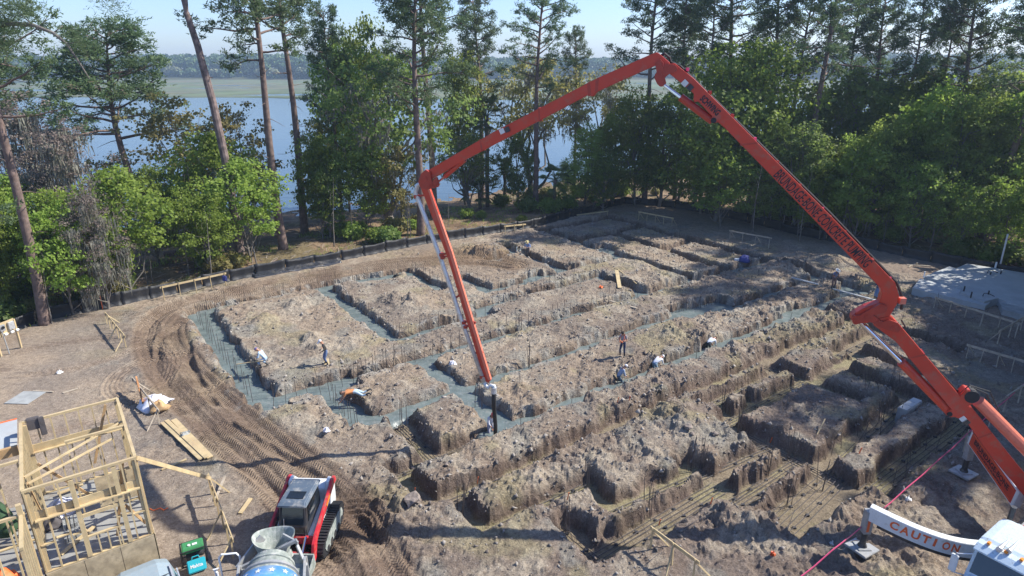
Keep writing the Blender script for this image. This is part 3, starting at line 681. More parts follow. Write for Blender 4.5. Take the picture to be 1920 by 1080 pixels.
for s in range(3):
    R.seed(300 + s); t, c, mo = broad(300 + s, h=8, r=1.5, lmat='lf_bright', n=900, leaf=.12, trunk=.055, low=.45, lobes=6, gap=1.3)
    proto('sapling', (8, [('trunk', tm(t, M['bark2'])), ('crown', c)]))
for s in range(3):
    t = MB(); R.seed(320 + s); limb(t, Vector((0, 0, -.2)), Vector((R.uniform(-.1, .1), R.uniform(-.1, .1), 1)), 9, .09, 7, .07, .15, 5)
    for k in range(6): limb(t, Vector((0, 0, 2 + k)), Vector((R.gauss(0, 1), R.gauss(0, 1), .8)), 1.4, .025, 3, .3, .1, 3)
    proto('stem', (9, [('trunk', tm(t, M['bark2']))]))
for s, h in ((400, 7.5), (401, 3.2), (402, 1.6)):
    t, c = palm_tree(s, h, 30, 1.7); proto('palm' if h > 5 else 'palmetto', (h + 1, [('trunk', tm(t, M['bark'])), ('crown', c.mesh('crown', M['palm']))]))
for s in range(4):
    t, c = shrub(500 + s, 1.7, 1.3, ('lf_mid', 'lf_bright', 'lf_dark', 'lf_yel')[s], 1100, .13); proto('shrub', (1.7, [('stem', tm(t, M['bark2'], 'stem')), ('foliage', c)]))
NAMES = {'pine': ('pine_tree', 'pine'), 'low_pine': ('pine_tree', 'pine'), 'bright': ('leafy_tree', 'tree'), 'understory': ('understory_tree', 'tree'), 'mid': ('leafy_tree', 'tree'), 'dark': ('dark_tree', 'tree'),
         'oak': ('live_oak', 'oak'), 'olive': ('live_oak', 'oak'), 'yellow': ('yellow_green_tree', 'tree'), 'mossy': ('mossy_tree', 'tree'), 'sapling': ('sapling', 'sapling'), 'stem': ('bare_stem', 'sapling'),
         'palm': ('palm_tree', 'palm'), 'palmetto': ('palmetto', 'palm'), 'shrub': ('shrub', 'shrub')}
def gzs(x, y):
    return gz(min(max(x, GX[0] + 1), GX[-1] - 1), min(max(y, GY[0] + 1), GY[-1] - 1))
def stand(kind, xy, h, label, group=None, var=None, rz=None, lean=(0, 0), wide=1.0):
    pr = PROTO[kind]; h0, parts = pr[(var if var is not None else R.randrange(99)) % len(pr)]
    nm, cat = NAMES[kind]; s = h / h0
    o = bpy.data.objects.new(nm, None); COL.objects.link(o); tag(o, label, cat, group)
    o.location = (xy[0], xy[1], gzs(*xy)); o.rotation_euler = (lean[1], lean[0], R.uniform(0, 6.28) if rz is None else rz); o.scale = (s * wide, s * wide, s)
    for pn, m_ in parts:
        c = bpy.data.objects.new(pn, m_); COL.objects.link(c); c.parent = o
    return o
def H_at(px, py_top, x, y):
    r = ray(px, py_top); return CAM_H + r.z * math.hypot(x, y) / math.hypot(r.x, r.y)
def tree(kind, px, py, top, label, group=None, **k):
    p = at(px, py, -.4); g = gzs(p.x, p.y); r_ = math.hypot(p.x, p.y)
    # crown top seen at the given height of the picture, directly over the foot
    z = CAM_H; 
    for _ in range(3):
        dep = p.y * math.cos(PITCH) + (CAM_H - z) * math.sin(PITCH)
        b_ = (540 - top) / FPX; el = math.atan(b_) - PITCH; z = CAM_H + p.y * math.tan(el)
    return stand(kind, (p.x, p.y), max(z - g, 2), label, group, **k)
R.seed(77)
ORD = 'first second third fourth fifth sixth seventh eighth ninth tenth eleventh twelfth thirteenth fourteenth fifteenth'.split()
# individual trees, left to right
tree('pine', 88, 618, -230, 'big reddish pine trunk at the left edge of the dirt lot, foot in pine litter', var=0, rz=0.0, lean=(.05, 0))
tree('pine', 52, 470, -40, 'pine behind the leafy trees at the far left, its crown cut by the frame', var=3, lean=(-.03, 0))
tree('low_pine', 4, 500, 60, 'low bushy pine at the very left edge of the wood', wide=1.0)
tree('mossy', 165, 545, 215, 'brownish mossy tree hung with grey strands, left of the bright understory', var=0)
tree('mossy', 112, 520, 175, 'taller grey twiggy tree behind the brown mossy one at the left', var=1)
tree('mossy', 205, 590, 345, 'small tree with long grey moss curtains beside the silt fence', var=1, wide=.9)
tree('bright', 60, 565, 325, 'dense bright green tree crowding the big left pine trunk', wide=.95)
tree('bright', 125, 578, 360, 'bright green low tree to the right of the big left pine trunk', wide=.8)
tree('bright', 10, 590, 350, 'bright green tree cut by the left edge of the frame')
tree('bright', 8, 612, 345, 'bright leafy tree left of the big left pine trunk, cut by the frame', wide=.6)
tree('understory', 606, 452, 262, 'small light green tree standing in the river gap right of the tall pines', wide=.75)
tree('pine', 640, 405, 20, 'slim pine in the river gap right of the tall pair', var=3, wide=.7)
tree('yellow', 600, 405, 215, 'light yellow-green tree in the river gap right of the tall pair', var=2, wide=.7)
tree('sapling', 645, 440, 285, 'thin light sapling in the river gap before the mossy oak')
tree('yellow', 505, 440, 300, 'yellow-green bush tree filling the gap between snag and tall pines', wide=.7)
tree('understory', 140, 600, 392, 'slender bright tree right of the big pine trunk, moss behind it', wide=.9)
tree('understory', 200, 575, 400, 'thin bright green tree leaning over the silt fence at left', wide=.9)
tree('understory', 250, 560, 318, 'bright green understory tree third from the left pine trunk')
tree('bright', 300, 500, 312, 'round bright green tree in front of the river, left of the dead snag', wide=.85)
tree('understory', 345, 500, 350, 'small bright tree beside the fallen log pile', wide=1.0)
tree('understory', 395, 525, 360, 'pale green small tree just left of the dead snag foot')
tree('understory', 470, 500, 300, 'lime green tree with thin double stem right of the dead snag', wide=1.1)
tree('understory', 425, 480, 250, 'airy lime green tree behind the dead snag')
tree('yellow', 357, 440, 182, 'yellow-green tree standing against the river between the low pine and the snag', var=0)
tree('yellow', 468, 430, 190, 'grey-green feathery tree between the dead snag and the tall left pines', var=1, wide=.8)
tree('yellow', 225, 450, 290, 'yellowish thin tree with moss in front of the low spreading pine', var=2, wide=.9)
tree('dark', 392, 430, 290, 'darker tree low behind the lime green trees near the river', wide=.8)
tree('low_pine', 272, 420, 62, 'spreading dark pine with a dome of needles against the marsh', var=0, wide=1.25, lean=(-.04, 0))
tree('pine', 532, 474, -190, 'tall straight pine, the front one of the pair left of the river gap', var=1, lean=(0, 0))
tree('pine', 572, 440, -170, 'tall slender pine just right of the front pine at the river gap', var=4)
tree('dark', 620, 450, 262, 'small dark tree with moss right of the pair of tall pines', var=1, wide=.7)
tree('oak', 742, 425, 95, 'big mossy live oak with twisting trunk left of the boom tip joint', var=0, wide=.95)
tree('mid', 700, 395, 40, 'tall leafy green tree rising above the mossy oak', var=1, wide=.62)
tree('bright', 655, 385, 70, 'green tree with an open crown beside the left edge of the mossy oak', var=2, wide=.52)
tree('yellow', 755, 440, 270, 'yellow-green small tree in front of the oak, behind the boom tip joint', var=1)
tree('understory', 690, 440, 280, 'bright small tree in front of the mossy oak trunk')
tree('pine', 790, 446, -100, 'tall pine directly behind the boom tip joint', var=3)
tree('pine', 814, 407, -150, 'tall pine behind and right of the boom tip joint', var=4)
tree('mid', 872, 372, 96, 'round dark green tree filling the gap above the boom', var=0, wide=.6)
tree('pine', 905, 362, 0, 'pine with a rounded crown above the dark round tree', var=3, wide=.9)
tree('palm', 914, 382, 195, 'tall slim palm in front of the river, crown behind the boom')
tree('palmetto', 945, 372, 305, 'short fan palm left of the tall centre pine', var=0)
tree('palmetto', 1040, 400, 318, 'short fan palm right of the tall centre pine', var=0)
tree('palmetto', 900, 388, 340, 'low fan palmetto at the foot of the slim palm', var=1)
tree('olive', 1000, 375, 108, 'live oak with olive crown and snaking limbs behind the centre pine', var=0)
tree('olive', 1110, 372, 130, 'live oak with orange-brown spring leaves right of the centre pine', var=1, wide=.8)
tree('pine', 1004, 392, -70, 'tall centre pine left of the boom apex', var=0)
tree('pine', 1076, 372, 62, 'slender farther pine between the centre pine and the boom apex', var=1, wide=.7)
tree('oak', 880, 392, 250, 'low mossy oak limb over the river bank below the boom', var=1, wide=.8)
tree('dark', 970, 388, 250, 'dark bushy tree at the end of the river gap', var=1, wide=.7)
for i, (px, py, tp, kd) in enumerate(((1095, 392, 235, 'mid'), (1150, 388, 205, 'mid'), (1190, 392, 170, 'mid'), (1235, 395, 190, 'dark'), (1270, 385, 160, 'bright'), (1060, 380, 300, 'mid'), (1130, 402, 290, 'dark'))):
    tree(kd, px, py, tp, ORD[i] + ' dark tree in the shaded thicket under the boom apex', 'shaded thicket under the boom apex', wide=.9)
tree('pine', 1207, 388, -110, 'tall pine just left of the boom apex', var=2)
tree('pine', 1302, 392, -40, 'slender pine right of the boom apex, rising out of the bright tree', var=1, wide=.8)
tree('pine', 1345, 385, -160, 'thick pine behind the bright tree, second right of the boom apex', var=0)
tree('bright', 1340, 420, 92, 'big yellow-green tree whose top meets the upper boom', var=1, wide=1.05)
tree('bright', 1400, 415, 78, 'big bright tree half behind the upper boom, topped with reddish buds', var=2, wide=.95)
tree('bright', 1312, 408, 235, 'bright green tree low beside the upper boom', var=3, wide=.9)
tree('understory', 1350, 432, 285, 'young bright tree just behind the silt fence under the upper boom', wide=1.2)
GR = 'trees of the dense wood on the right'
rr = random.Random(3)
for i in range(15):
    px = 1455 + i * 36 + rr.uniform(-10, 10); tree(('mid', 'bright', 'mid', 'dark')[i % 4], px, 402 + i * 1.5 + rr.uniform(-4, 4), rr.uniform(98, 165) + (75 if i < 3 else 0), ORD[i] + ' tree from the boom in the back row of the dense right-hand wood', GR + ', back row', wide=.95)
for i in range(13):
    px = 1440 + i * 44 + rr.uniform(-12, 12); tree(('mid', 'dark', 'understory', 'mid')[i % 4], px, 432 + i * 3.2 + rr.uniform(-5, 5), rr.uniform(165, 270), ORD[i] + ' tree from the boom in the middle of the dense right-hand wood', GR + ', middle row', wide=.9)
for i in range(10):
    px = 1500 + i * 48 + rr.uniform(-14, 14); tree(('understory', 'sapling')[i % 2], px, 452 + i * 5.5 + rr.uniform(-3, 3), rr.uniform(270, 350), ORD[i] + ' slender tree from the boom at the edge of the right-hand wood', GR + ', front row')
for i, (px, py, tp, v, w_, d_) in enumerate(((1462, 400, -60, 0, .9, 'leftmost pine over the right-hand wood'), (1500, 425, -150, 2, 1.1, 'thick dark pine left of the sky gap over the right-hand wood'), (1600, 405, -20, 3, .9, 'pine with a full crown over the middle of the right-hand wood'),
        (1655, 410, -10, 1, .8, 'slim pine beside the sky gap over the right-hand wood'), (1765, 420, -70, 3, .9, 'pine right of the sky gap, crown wide open'), (1838, 470, -150, 4, 1.0, 'leaning tall pine near the right edge'), (1880, 455, -120, 2, 1.0, 'tall pine nearest the right edge'),
        (1548, 398, -30, 4, .9, 'pine half hidden between two crowns over the right-hand wood'), (1718, 400, -5, 1, .8, 'thin pine just right of the sky gap'), (1420, 395, -80, 3, .9, 'pine rising behind the big bright tree'), (1265, 380, -20, 1, .8, 'pine close behind the boom apex'),
        (1930, 520, -200, 0, 1.0, 'pine at the right frame edge behind the white pipe'), (1260, 372, 10, 4, .7, 'far thin pine behind the boom apex'))):
    tree('pine', px, py, tp, d_, var=v, wide=w_, lean=(.05 if px > 1700 else 0, 0))
# bare stems and saplings
for i, (px, py, tp) in enumerate(((483, 506, 355), (474, 504, 380), (355, 527, 372), (278, 540, 420), (287, 540, 430), (398, 540, 400), (627, 470, 330), (765, 452, 330), (770, 452, 350), (665, 458, 380), (100, 618, 480), (840, 430, 360))):
    tree('stem', px, py, tp, 'thin bare stem standing behind the silt fence on the left', 'thin stems behind the left silt fence')
for i in range(26):
    tree('stem', rr.uniform(1395, 1930), rr.uniform(425, 470), rr.uniform(230, 330), 'thin stem in the shade of the dense right-hand wood', 'thin stems in the right-hand wood')
# shrubs
for i in range(42):
    px = rr.uniform(0, 1260); fy = np.interp(px, [0, 230, 480, 800, 1000, 1170, 1300], [632, 572, 517, 457, 427, 384, 392]); py = fy - rr.uniform(12, 70)
    if 470 < px < 660 and py > fy - 40: continue
    py = max(py, 366); p = at(px, py); h = rr.uniform(.8, 2.0)
    stand('shrub', (p.x, p.y), h, 'low shrub on the leafy forest floor between the silt fence and the river', 'shrubs between the silt fence and the river', var=i)
for i in range(34):
    px = rr.uniform(1300, 1960); fy = np.interp(px, [1300, 1500, 1690, 1920, 2100], [396, 440, 480, 524, 560]); py = fy - rr.uniform(8, 45); p = at(px, py)
    stand('shrub', (p.x, p.y), rr.uniform(.8, 2.2), 'low shrub under the dense wood behind the right silt fence', 'shrubs under the right-hand wood', var=i)
# trees standing right of the frame: the sun comes through them
for i, (x, y, k, h) in enumerate(((47, 30, 'pine', 27), (52, 36, 'pine', 25), (45, 41, 'mid', 15), (56, 44, 'pine', 28), (50, 24, 'pine', 26), (42, 23, 'pine', 22), (58, 28, 'bright', 17), (46, 17, 'mid', 16), (52, 12, 'pine', 26), (38, 12, 'pine', 27), (64, 38, 'pine', 29), (44, 35, 'pine', 26), (40, 29, 'pine', 20), (49, 47, 'bright', 17), (36, 17, 'pine', 17), (34, 10.5, 'low_pine', 14), (42, 33, 'mid', 17), (46, 37, 'bright', 18), (40, 25, 'mid', 14), (50, 33, 'pine', 25), (53, 41, 'mid', 18), (47, 26, 'bright', 17), (55, 49, 'bright', 18), (61, 46, 'pine', 28), (44, 20, 'pine', 24), (39, 20.5, 'mid', 13), (36, 13.5, 'bright', 12), (60, 33, 'pine', 29), (31, 9, 'pine', 19), (43, 14, 'mid', 18))):
    stand(k, (x, y), h, 'tall shade tree standing right of the site, beyond the pump truck', 'shade trees right of the site', wide=1.15)
# dead snag
b_ = at(452, 490); sn = empty('dead_snag', (b_.x, b_.y, gz(b_.x, b_.y) - .2), 'tall dead tree trunk with a broken forked top, no leaves', 'dead tree')
t = MB(); tp = [Vector((0, 0, -.3)), Vector((.05, 0, 4)), Vector((-.1, .1, 9)), Vector((-.5, .2, 14)), Vector((-1.1, .3, 18.5)), Vector((-1.6, .3, 21.0))]
t.tube(tp, [.46, .36, .34, .31, .27, .22], 10); t.build('trunk', M['deadwood'], sn, smooth=False)
f = MB(); f.tube([tp[-1], tp[-1] + Vector((-.15, 0, 1.2)), tp[-1] + Vector((-.75, 0, 3.2)), tp[-1] + Vector((-1.3, .1, 4.6))], [.16, .14, .09, .03], 6); f.build('branch', M['deadwood'], sn)
f = MB(); f.tube([tp[-1], tp[-1] + Vector((.12, 0, 1.0)), tp[-1] + Vector((.0, 0, 2.8))], [.17, .15, .07], 6); f.build('branch', M['deadwood'], sn)
for k in range(5):
    f = MB(); R.seed(k); z = 6 + k * 2.5; limb(f, Vector((-.2, .1, z)), Vector((R.choice((-1, 1)), .2, .2)), .8, .05, 3, .3, 0, 4); f.build('branch', M['deadwood'], sn)
# foreground pine bough entering top left: it hangs from a pine just outside the frame
t, c = pine(31, 24, .30, 5.5, .8, .30)
p = (-32.5, 30.5); o = empty('pine_tree', (p[0], p[1], 0), 'near pine left of the frame whose long bough hangs into the top left corner', 'pine'); t.build('trunk', M['bark2'], o, smooth=True); cc = bpy.data.objects.new('crown', c); COL.objects.link(cc); cc.parent = o
def thru(px, py, y): r = ray(px, py); return Vector((r.x, r.y, r.z)) * (y / r.y) + Vector((0, 0, CAM_H))
def tufts(pts, seed, K=60, sp=.30, name='needles'):
    rg = np.random.default_rng(seed); T_ = np.array([tuple(q_) for q_ in pts]); n = len(T_); d = rg.normal(size=(n, K, 3)); d[..., 2] = np.abs(d[..., 2]) * .7; d /= np.linalg.norm(d, axis=2, keepdims=True)
    c = T_[:, None] + rg.normal(size=(n, K, 3)) * sp; ln = rg.uniform(.14, .26, (n, K, 1)); w = np.cross(d, rg.normal(size=(n, K, 3))); w /= np.linalg.norm(w, axis=2, keepdims=True); w *= .014
    return tri_mesh(name, np.stack([c - w, c + w, c + d * ln], 2).reshape(-1, 3), M['needle'])
inv_ = Matrix.Translation(-o.location); bl = [inv_ @ thru(x, y, 29.5) for x, y in ((-120, 70), (-40, 52), (20, 44), (62, 47), (100, 62), (125, 82), (145, 112), (168, 148))]
bb = MB(); bb.tube(bl, [.13, .11, .10, .09, .075, .06, .045, .02], 6)
for (a_, b_) in (((100, 62), (118, 48)), ((125, 82), (150, 78)), ((62, 47), (30, 20)), ((20, 44), (-5, 15)), ((20, 44), (40, 75)), ((-20, 50), (10, 95))): bb.tube([inv_ @ thru(*a_, 29.5), inv_ @ thru(*b_, 29.7)], [.035, .012], 4)
bb.build('bough', M['bark2'], o, smooth=True)
nt_ = [inv_ @ thru(x + R.gauss(0, s_), y + R.gauss(0, s_ * .6), 29.5 + R.gauss(0, .5)) for x, y, s_, k in ((30, 18, 22, 26), (5, 40, 18, 16), (15, 75, 20, 12), (142, 74, 9, 7), (160, 82, 5, 3), (200, 2, 14, 7), (0, 85, 15, 8), (-30, 20, 30, 12)) for _ in range(k)]
nn_ = bpy.data.objects.new('needles', tufts(nt_, 4)); COL.objects.link(nn_); nn_.parent = o; nn_['kind'] = 'stuff'
# logs and sticks on the forest floor
for i, (a, b2, r_) in enumerate((((310, 478), (345, 480), .28), ((318, 500), (372, 492), .12), ((335, 512), (395, 500), .10), ((500, 505), (520, 486), .08), ((975, 385), (1000, 392), .2))):
    A = at(*a); B = at(*b2); A.z = gz(A.x, A.y) + r_ * .8; B.z = gz(B.x, B.y) + r_ * .9
    f = MB(); f.tube([A, A.lerp(B, .5) + Vector((0, .1, .05)), B], [r_, r_ * .9, r_ * .6], 8)
    tag(f.build('fallen_log', M['deadwood' if i else 'bark']), ('thick dark fallen log lying in the left wood', 'grey fallen branch just in front of the thick log', 'longest thin fallen branch near the left silt fence', 'pale stick at the foot of the tall left pine', 'fallen trunk near the fan palms')[i], 'log')
st = MB()
for k in range(900):
    px = rr.uniform(0, 1260) if k % 3 else rr.uniform(1300, 1920); fy = np.interp(px, [0, 230, 480, 800, 1000, 1170, 1300, 1500, 1690, 1920], [632, 572, 517, 457, 427, 384, 396, 440, 480, 524]); p = at(px, fy - rr.uniform(8, 60)); z = gzs(p.x, p.y) + .04
    a = rr.uniform(0, 3.14); l_ = rr.uniform(.2, 1.1); d = Vector((math.cos(a), math.sin(a), rr.uniform(-.1, .3))) * l_; st.tube([(p.x, p.y, z), Vector((p.x, p.y, z)) + d], [.025, .012], 3, cap=False)
tag(st.build('fallen_sticks', M['twig']), 'dry sticks and bark strewn on the forest floor', kind='stuff')
# ------------------------------------------------------------------ concrete pump truck and its boom
def wbuild(mb, name, mats, parent, **k):
    o = mb.build(name, mats, parent, **k)
    root = parent
    Mx = Matrix.Identity(4); q = parent
    while q is not None:
        Mq = Matrix.Translation(q.location) @ q.rotation_euler.to_matrix().to_4x4() if q.type == 'EMPTY' else Matrix.Identity(4)
        if q.type == 'MESH': Mx = Matrix.Identity(4); return o      # a part already lies in world coordinates
        Mx = Mq @ Mx; q = q.parent
    o.matrix_parent_inverse = Mx.inverted(); return o
def text(body, origin, xd, yd, height, width, m, name, parent, bold=.0, depth=.004, wl=False):
    cu = bpy.data.curves.new('t', 'FONT'); cu.body = body; cu.size = 1; cu.offset = bold; cu.extrude = .001; cu.resolution_u = 3
    o = bpy.data.objects.new('t', cu); COL.objects.link(o); bpy.context.view_layer.update()
    me_ = bpy.data.meshes.new_from_object(o.evaluated_get(bpy.context.evaluated_depsgraph_get())); bpy.data.objects.remove(o)
    co = np.zeros(len(me_.vertices) * 3); me_.vertices.foreach_get('co', co); co = co.reshape(-1, 3)
    lo = co.min(0); hi = co.max(0); sx = width / (hi[0] - lo[0]); sy = height / (hi[1] - lo[1])
    xd = Vector(xd).normalized(); yd = (Vector(yd) - xd * Vector(yd).dot(xd)).normalized(); zd = xd.cross(yd)
    out = np.array(origin)[None] + (co[:, :1] - lo[0]) * sx * np.array(xd) + (co[:, 1:2] - lo[1]) * sy * np.array(yd) + (co[:, 2:] > 0) * depth * np.array(zd)
    me_.vertices.foreach_set('co', out.ravel()); me_.materials.clear(); me_.materials.append(m); me_.update()
    q = bpy.data.objects.new(name, me_); COL.objects.link(q); q.parent = parent
    if wl and parent.type == 'EMPTY': q.matrix_parent_inverse = (Matrix.Translation(parent.location) @ parent.rotation_euler.to_matrix().to_4x4()).inverted()
    return q
BT = Vector((20, 20, 0)); BA = Vector((-.9, 26.2, 0)); BU = (BT - BA).normalized(); BN = Vector((BU.y, -BU.x, 0))
if BN.y > 0: BN = -BN
def bp_(px, py, off=0.0):
    r = ray(px, py); A = BA + BN * off; t = (A.x * BN.x + A.y * BN.y) / (r.x * BN.x + r.y * BN.y)
    return Vector((r.x * t, r.y * t, CAM_H + r.z * t))
def bsec(pts, w, off=0.0, mb=None):
    mb = mb or MB(); mb.prism([bp_(x, y, off + w / 2) for x, y in pts], -BN * w); return mb
TX = at(1905, 1000, 1.5)
f_ = Vector((-.82, -.57, 0)).normalized(); r_ = Vector((-.57, .82, 0)).normalized()      # truck forward, truck right
cabA = at(1832, 1015, 2.9)                                   # right front top corner of the cab
t0_ = cabA - r_ * 1.15                                       # cab centre line at its front
pump = empty('concrete_pump_truck', (t0_ - f_ * 4).to_tuple()[:2] + (0,), 'white-cabbed concrete pump truck whose orange-red folding boom arches over the trenches', 'pump truck')
PT = lambda a, b, c: Vector((t0_.x, t0_.y, 0)) + f_ * a + r_ * b + ZAX * c
AXT = (f_, r_, ZAX)
# boom
s1 = bsec([(1668, 592), (1681, 603), (1800, 743), (1812, 731), (1826, 735), (1832, 745), (1826, 757), (1816, 762), (1822, 764), (1900, 862), (1960, 936), (2010, 1000), (1985, 1010), (1925, 936), (1862, 860), (1812, 791), (1790, 782), (1782, 783), (1774, 777), (1776, 771), (1784, 768), (1776, 758), (1680, 641), (1654, 622), (1638, 610), (1638, 598), (1650, 596)], .46)
S1 = wbuild(s1, 'boom_section', M['boom'], pump, bevel=.02)
s2 = bsec([(1255, 119), (1264, 118), (1300, 147), (1552.5, 400), (1679, 531), (1686, 555), (1681.6, 571), (1668, 594), (1657, 605), (1640, 602), (1625, 606), (1610, 606), (1599, 604), (1596, 600), (1598, 592), (1606, 586), (1622, 577), (1649, 568), (1654, 552), (1651, 540), (1515, 400), (1359, 240), (1346, 229), (1338, 232), (1330, 226), (1336, 219), (1309, 190), (1302, 192), (1300, 186), (1301, 176), (1279, 157), (1256, 139), (1250, 132)], .42)
S2 = wbuild(s2, 'boom_section', M['boom'], pump, bevel=.02)
s3 = bsec([(793, 325), (801, 320), (925, 247.5), (1115, 149), (1123, 145), (1222, 101), (1231, 98), (1240, 104), (1256, 118), (1254, 130), (1246, 138), (1240, 130), (1228, 123), (1130, 167), (1118, 173), (1112, 181), (1106, 180), (1108, 175), (925, 272), (868, 302), (806, 338), (800, 336)], .36)
S3 = wbuild(s3, 'boom_section', M['boom'], pump, bevel=.02)
s4 = bsec([(788, 350), (796, 345), (805, 352), (847, 472), (876, 568), (920, 713), (916, 718), (909, 716), (868, 580), (840, 486)], .13)
S4 = wbuild(s4, 'boom_section', M['boom'], pump, bevel=.01)
q = bsec([(800, 350), (805, 353), (847, 472), (876, 568), (920, 712), (915, 713), (871, 569), (842, 474)], .15); wbuild(q, 'flange', M['ltorange'], S4)
for (a, w) in (((1120, 147, 1118, 173), .375), ((1103, 155, 1106, 180), .37)):
    q = bsec([(a[0] - 3, a[1] + 1), (a[0] + 3, a[1] - 2), (a[2] + 3, a[3] - 2), (a[2] - 3, a[3] + 1)], w); wbuild(q, 'weld_band', M['boom2'], S3)
for (x0, y0, x1, y1, par, w_) in ((1420, 268, 1388, 272, S2, .43), (1560, 408, 1522, 406, S2, .43), (1640, 489, 1606, 492, S2, .43), (1735, 665, 1704, 672, S1, .47), (1860, 812, 1832, 822, S1, .47), (1010, 202, 1012, 228, S3, .37), (900, 262, 904, 284, S3, .37)):
    a_, b_ = Vector((x0, y0)), Vector((x1, y1)); t_ = (b_ - a_).normalized(); n2 = Vector((-t_.y, t_.x)) * 1.6
    q = bsec([tuple(a_ + n2), tuple(b_ + n2), tuple(b_ - n2), tuple(a_ - n2)], w_); wbuild(q, 'weld_band', M['boom2'], par)
# links and pins
def pin(px, py, r, off, parent, w=.12, m='boom2'):
    c = bp_(px, py, off); q = MB(); q.tube([c, c - BN * w], r, 14); q.tube([c + BN * .012, c], r * .6, 12); wbuild(q, 'pin', M[m], parent)
for (pts, off, pins) in (([(1228, 118), (1238, 111), (1244, 118), (1245, 140), (1249, 156), (1243, 161), (1233, 159), (1227, 147), (1231, 134)], .25, ((1236, 121), (1234, 142), (1240, 156))),
                         ([(1243, 128), (1250, 120), (1262, 121), (1269, 130), (1263, 137), (1254, 139), (1246, 146), (1240, 152), (1234, 148), (1236, 140), (1244, 140)], .22, ((1251, 126), (1263, 129))),
                         ([(1598, 598), (1602, 592), (1612, 592), (1650, 570), (1660, 572), (1663, 584), (1655, 588), (1628, 592), (1618, 606), (1604, 608)], .27, ((1657, 578), (1605, 603))),
                         ([(1616, 592), (1630, 586), (1642, 594), (1654, 604), (1668, 600), (1684, 606), (1690, 616), (1684, 624), (1674, 622), (1650, 614), (1638, 606), (1624, 602)], .25, ((1626, 594), (1678, 617), (1649, 607))),
                         ([(789, 326), (798, 318), (806, 324), (810, 342), (823, 345), (821, 351), (812, 353), (800, 356), (788, 352), (784, 342)], .24, ((796, 336), (803, 349))),
                         ([(812, 338), (818, 332), (822, 343), (816, 352), (808, 350)], .22, ((815, 345),))):
    q = bsec(pts, .14, off); L_ = wbuild(q, 'boom_link', M['boom2'], pump, bevel=.01)
    for (x, y) in pins: pin(x, y, .12, off + .09, L_)
pin(1823, 745, .24, .26, S1, .5, 'black'); pin(1781, 777, .09, .26, S1, .1, 'black'); pin(1338, 226, .1, .24, S2, .1, 'black')
def cyl(a, b, r, off, m, nm, n=14):
    q = MB(); q.tube([bp_(*a, off), bp_(*b, off)], r, n); return wbuild(q, nm, M[m], pump, smooth=False)
cyl((1612, 603), (1692, 682), .085, .0, 'chrome', 'cylinder_rod'); cyl((1612, 598), (1700, 680), .03, -.12, 'chrome', 'hydraulic_line'); cyl((1690, 679), (1782, 773), .17, .0, 'boom', 'hydraulic_cylinder')
cyl((1243, 158), (1278, 184), .06, .0, 'chrome', 'cylinder_rod'); cyl((1276, 182), (1336, 227), .14, .0, 'boom2', 'hydraulic_cylinder')
cyl((816, 345), (836, 330), .04, .0, 'ltorange', 'cylinder_rod'); cyl((834, 331), (872, 299), .10, .0, 'boom', 'hydraulic_cylinder')
cyl((1834, 752), (2040, 960), .22, -.05, 'ltorange', 'hydraulic_cylinder')
# hoses and clips riding on the top edge
def edge(pts, r, nm, m, off):
    q = MB(); q.tube([bp_(x, y, off) for x, y in pts], r, 6); wbuild(q, nm, M[m], pump)
edge([(1240, 104), (1246, 100), (1256, 108), (1258, 116), (1276, 124), (1400, 245), (1555, 398), (1681, 529), (1692, 556), (1690, 580)], .05, 'hydraulic_hose', 'black', -.14)
edge([(1690, 600), (1697, 612), (1690, 618), (1800, 738), (1822, 726), (1850, 738), (1862, 770), (1900, 800)], .03, 'hydraulic_hose', 'black', -.1)
edge([(1800, 738), (1818, 722), (1856, 734), (1874, 772)], .025, 'hydraulic_hose', 'black', .1)
for k in range(10):
    x, y = 1285 + k * 42, 132 + k * 43.5; q = MB(); q.box(bp_(x + 4, y - 2, -.1), (.10, .12, .12)); wbuild(q, 'hose_clip', M['pink'] if k % 3 == 0 else M['boom2'], S2)
q = MB(); q.box(bp_(1690, 563, 0), (.22, .25, .22)); wbuild(q, 'hose_clip', M['ltorange'], S2)
# delivery pipe of the last arm with its clamps
POFF = .02
pp = [(806, 350), (794, 340), (782, 348), (779, 362), (788, 384), (826, 484), (868, 608), (908, 716)]
q = MB(); q.tube([bp_(x, y, POFF + .05) for x, y in pp], .095, 12); wbuild(q, 'delivery_pipe', M['steel'], pump, smooth=True)
for (x, y) in ((781, 368), (827, 477), (829, 482), (869, 604), (872, 612), (904, 706)):
    c = bp_(x, y, .05); q = MB(); q.tube([c + Vector((0, 0, .07)), c - Vector((0, 0, .07))], .12, 10); q.bar(c, bp_(x + 14, y - 2, .0), .05, .08); wbuild(q, 'pipe_clamp', M['boom2'], pump)
for (x, y, x2, y2) in ((884, 598, 892, 606), (896, 662, 906, 660), (858, 560, 864, 552)):
    q = MB(); q.bar(bp_(x - 6, y, .0), bp_(x2, y2, .0), .05, .09); wbuild(q, 'hose_hook', M['boom2'], pump)
q = MB(); q.tube([bp_(908, 716, .07), bp_(911, 724, .07), bp_(916, 727, .07), bp_(920, 722, .07), bp_(926, 723, .07), bp_(927, 731, .07)], .085, 10); wbuild(q, 'pipe_elbow', M['white'], pump, smooth=True)
hb = bp_(926, 728, .07); he = at(929, 826, -.52)
q = MB(); q.tube([hb, hb.lerp(he, .3) + Vector((-.03, 0, 0)), hb.lerp(he, .7) + Vector((.02, .02, 0)), he + Vector((0, 0, .1))], [.105, .10, .10, .10], 12); wbuild(q, 'rubber_end_hose', M['black'], pump, smooth=True)
q = MB(); q.tube([hb + Vector((0, 0, .05)), hb + Vector((0, 0, -.25))], .13, 10); wbuild(q, 'hose_coupling', M['steel'], pump)
